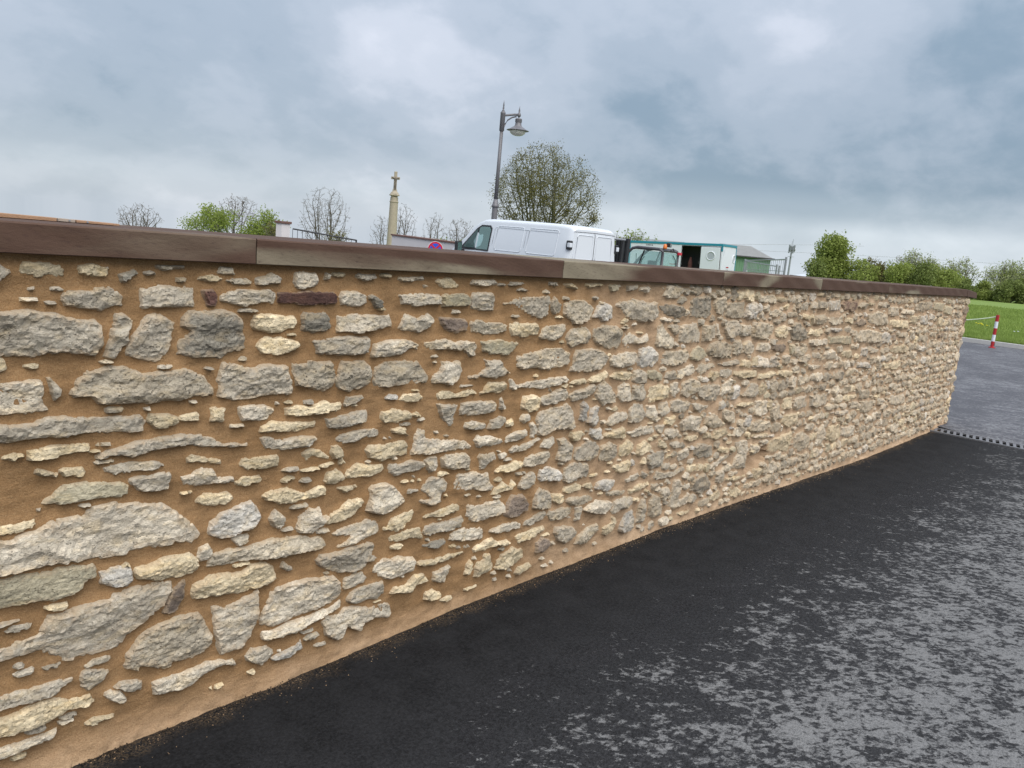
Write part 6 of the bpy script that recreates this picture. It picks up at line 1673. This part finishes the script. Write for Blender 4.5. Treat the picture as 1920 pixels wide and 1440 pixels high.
tree_at(1728, 471, 95, 'tree', 'pale sparse tree rising highest out of the hedge middle', 4.6, seed=70, leafmat=M_LEAF_PALE, nleaf=2200, leaf=.11, wx=1.0, **kw)
tree_at(1690, 480, 98, 'tree', 'thin grey budding tree sticking out of the olive hedge stretch', 4.0, seed=71, leafmat=M_LEAF_PINK, nleaf=700, leaf=.09, wx=.9, **kw)
tree_at(1772, 482, 96, 'tree', 'pale green tree leaning over the bright hedge bush', 4.3, seed=72, leafmat=M_LEAF_PALE, nleaf=1900, leaf=.11, wx=1.2, **kw)
grown_tree('tree', 'open pale blossoming tree standing alone with its dark trunk showing', 1812, 483, 96, 4.6, 1.7, .62, 260, 3, 73, tip=.012, leafmat=M_LEAF_PALE, nleaf=1500, leaf=.10, bark=M_BARK, clump=.5)
tree_at(1886, 488, 96, 'tree', 'wide pale tree left of the gap at the right edge', 4.8, seed=74, leafmat=M_LEAF_PALE, nleaf=2600, leaf=.11, wx=1.35, **kw)
tree_at(1922, 486, 97, 'tree', 'darker green tree cut by the right edge of the picture', 5.0, seed=75, leafmat=M_LEAF_MID, nleaf=3200, leaf=.12, wx=1.3, **kw)

# ------------------------------------------------------------------ meadow grass, flowers
def meadow_grass():
    n = 95000; rd = np.random.default_rng(3)
    x = KX + .16 + (rd.random(n) ** 2.0) * 42; y = x * (.02 + .38 * rd.random(n))
    z = meadow_z(x, y); h = rd.uniform(.05, .15, n) * (1 + .4 * vnoise(np.stack([x, y], -1) * .7, 3)) * np.where(x < KX + .6, .75, 1); a = rd.random(n) * 6.283; w = .010 + .010 * (x - KX) / 20
    dx, dy = np.cos(a) * w, np.sin(a) * w; lx, ly = rd.normal(0, .04, n), rd.normal(0, .04, n)
    V = np.stack([np.stack([x - dx, y - dy, z - .01], -1), np.stack([x + dx, y + dy, z - .01], -1), np.stack([x + lx, y + ly, z + h], -1)], 1).reshape(-1, 3)
    tag(np_object('meadow_grass', V, np.arange(n * 3).reshape(-1, 3), M_BLADE), 'short green grass blades covering the meadow beyond the kerb', 'grass', kind='stuff')
meadow_grass()
def flower(px, py, label, n, mat, hh):
    v = ray(px, py); k = (meadow_z(np.array([28.]), np.array([5.]))[0] - CAM.z) / v.z; p = CAM + v * k
    z = float(meadow_z(np.array([p.x]), np.array([p.y]))[0]); root = thing('wild_flower', label, 'flower', (p.x, p.y, z))
    for j in range(n):
        x, y, h = random.gauss(0, .05), random.gauss(0, .07), hh * random.uniform(.6, 1)
        m = MB(); m.tube([(x, y, 0), (x * 1.1, y * 1.1, h)], .006, 4); m.build('stem', M_BLADE, root)
        m = MB(); m.lathe([(.004, 0), (.03, .01), (.032, .022), (.008, .03)], (x * 1.1, y * 1.1, h), 8); m.build('flower_head', mat, root)
flower(1836, 618, 'tuft of yellow flowers in the grass left of the striped post', 7, M_YELLOW, .15)
flower(1904, 630, 'small white flower in the grass right of the striped post', 2, M_WHITE2, .10)

# ------------------------------------------------------------------ repeats share a group
GROUPS = {'bush': 'bushes in the hedge beyond the meadow', 'bare_tree': 'bare trees on the skyline behind the wall', 'tree': 'trees in leaf on the skyline', 'shrub': 'low shrubs behind the wall',
          'marker_post': 'marker posts holding the rope', 'mesh_fence': 'mesh fence panels by the shed', 'power_line': 'overhead power lines', 'handrail': 'black metal handrails', 'timber_board': 'reddish boards on the coping', 'wild_flower': 'flowers in the meadow'}
for o in list(COL.objects):
    k = o.name.split('.')[0]
    if o.parent is None and k in GROUPS and 'label' in o: o['group'] = GROUPS[k]
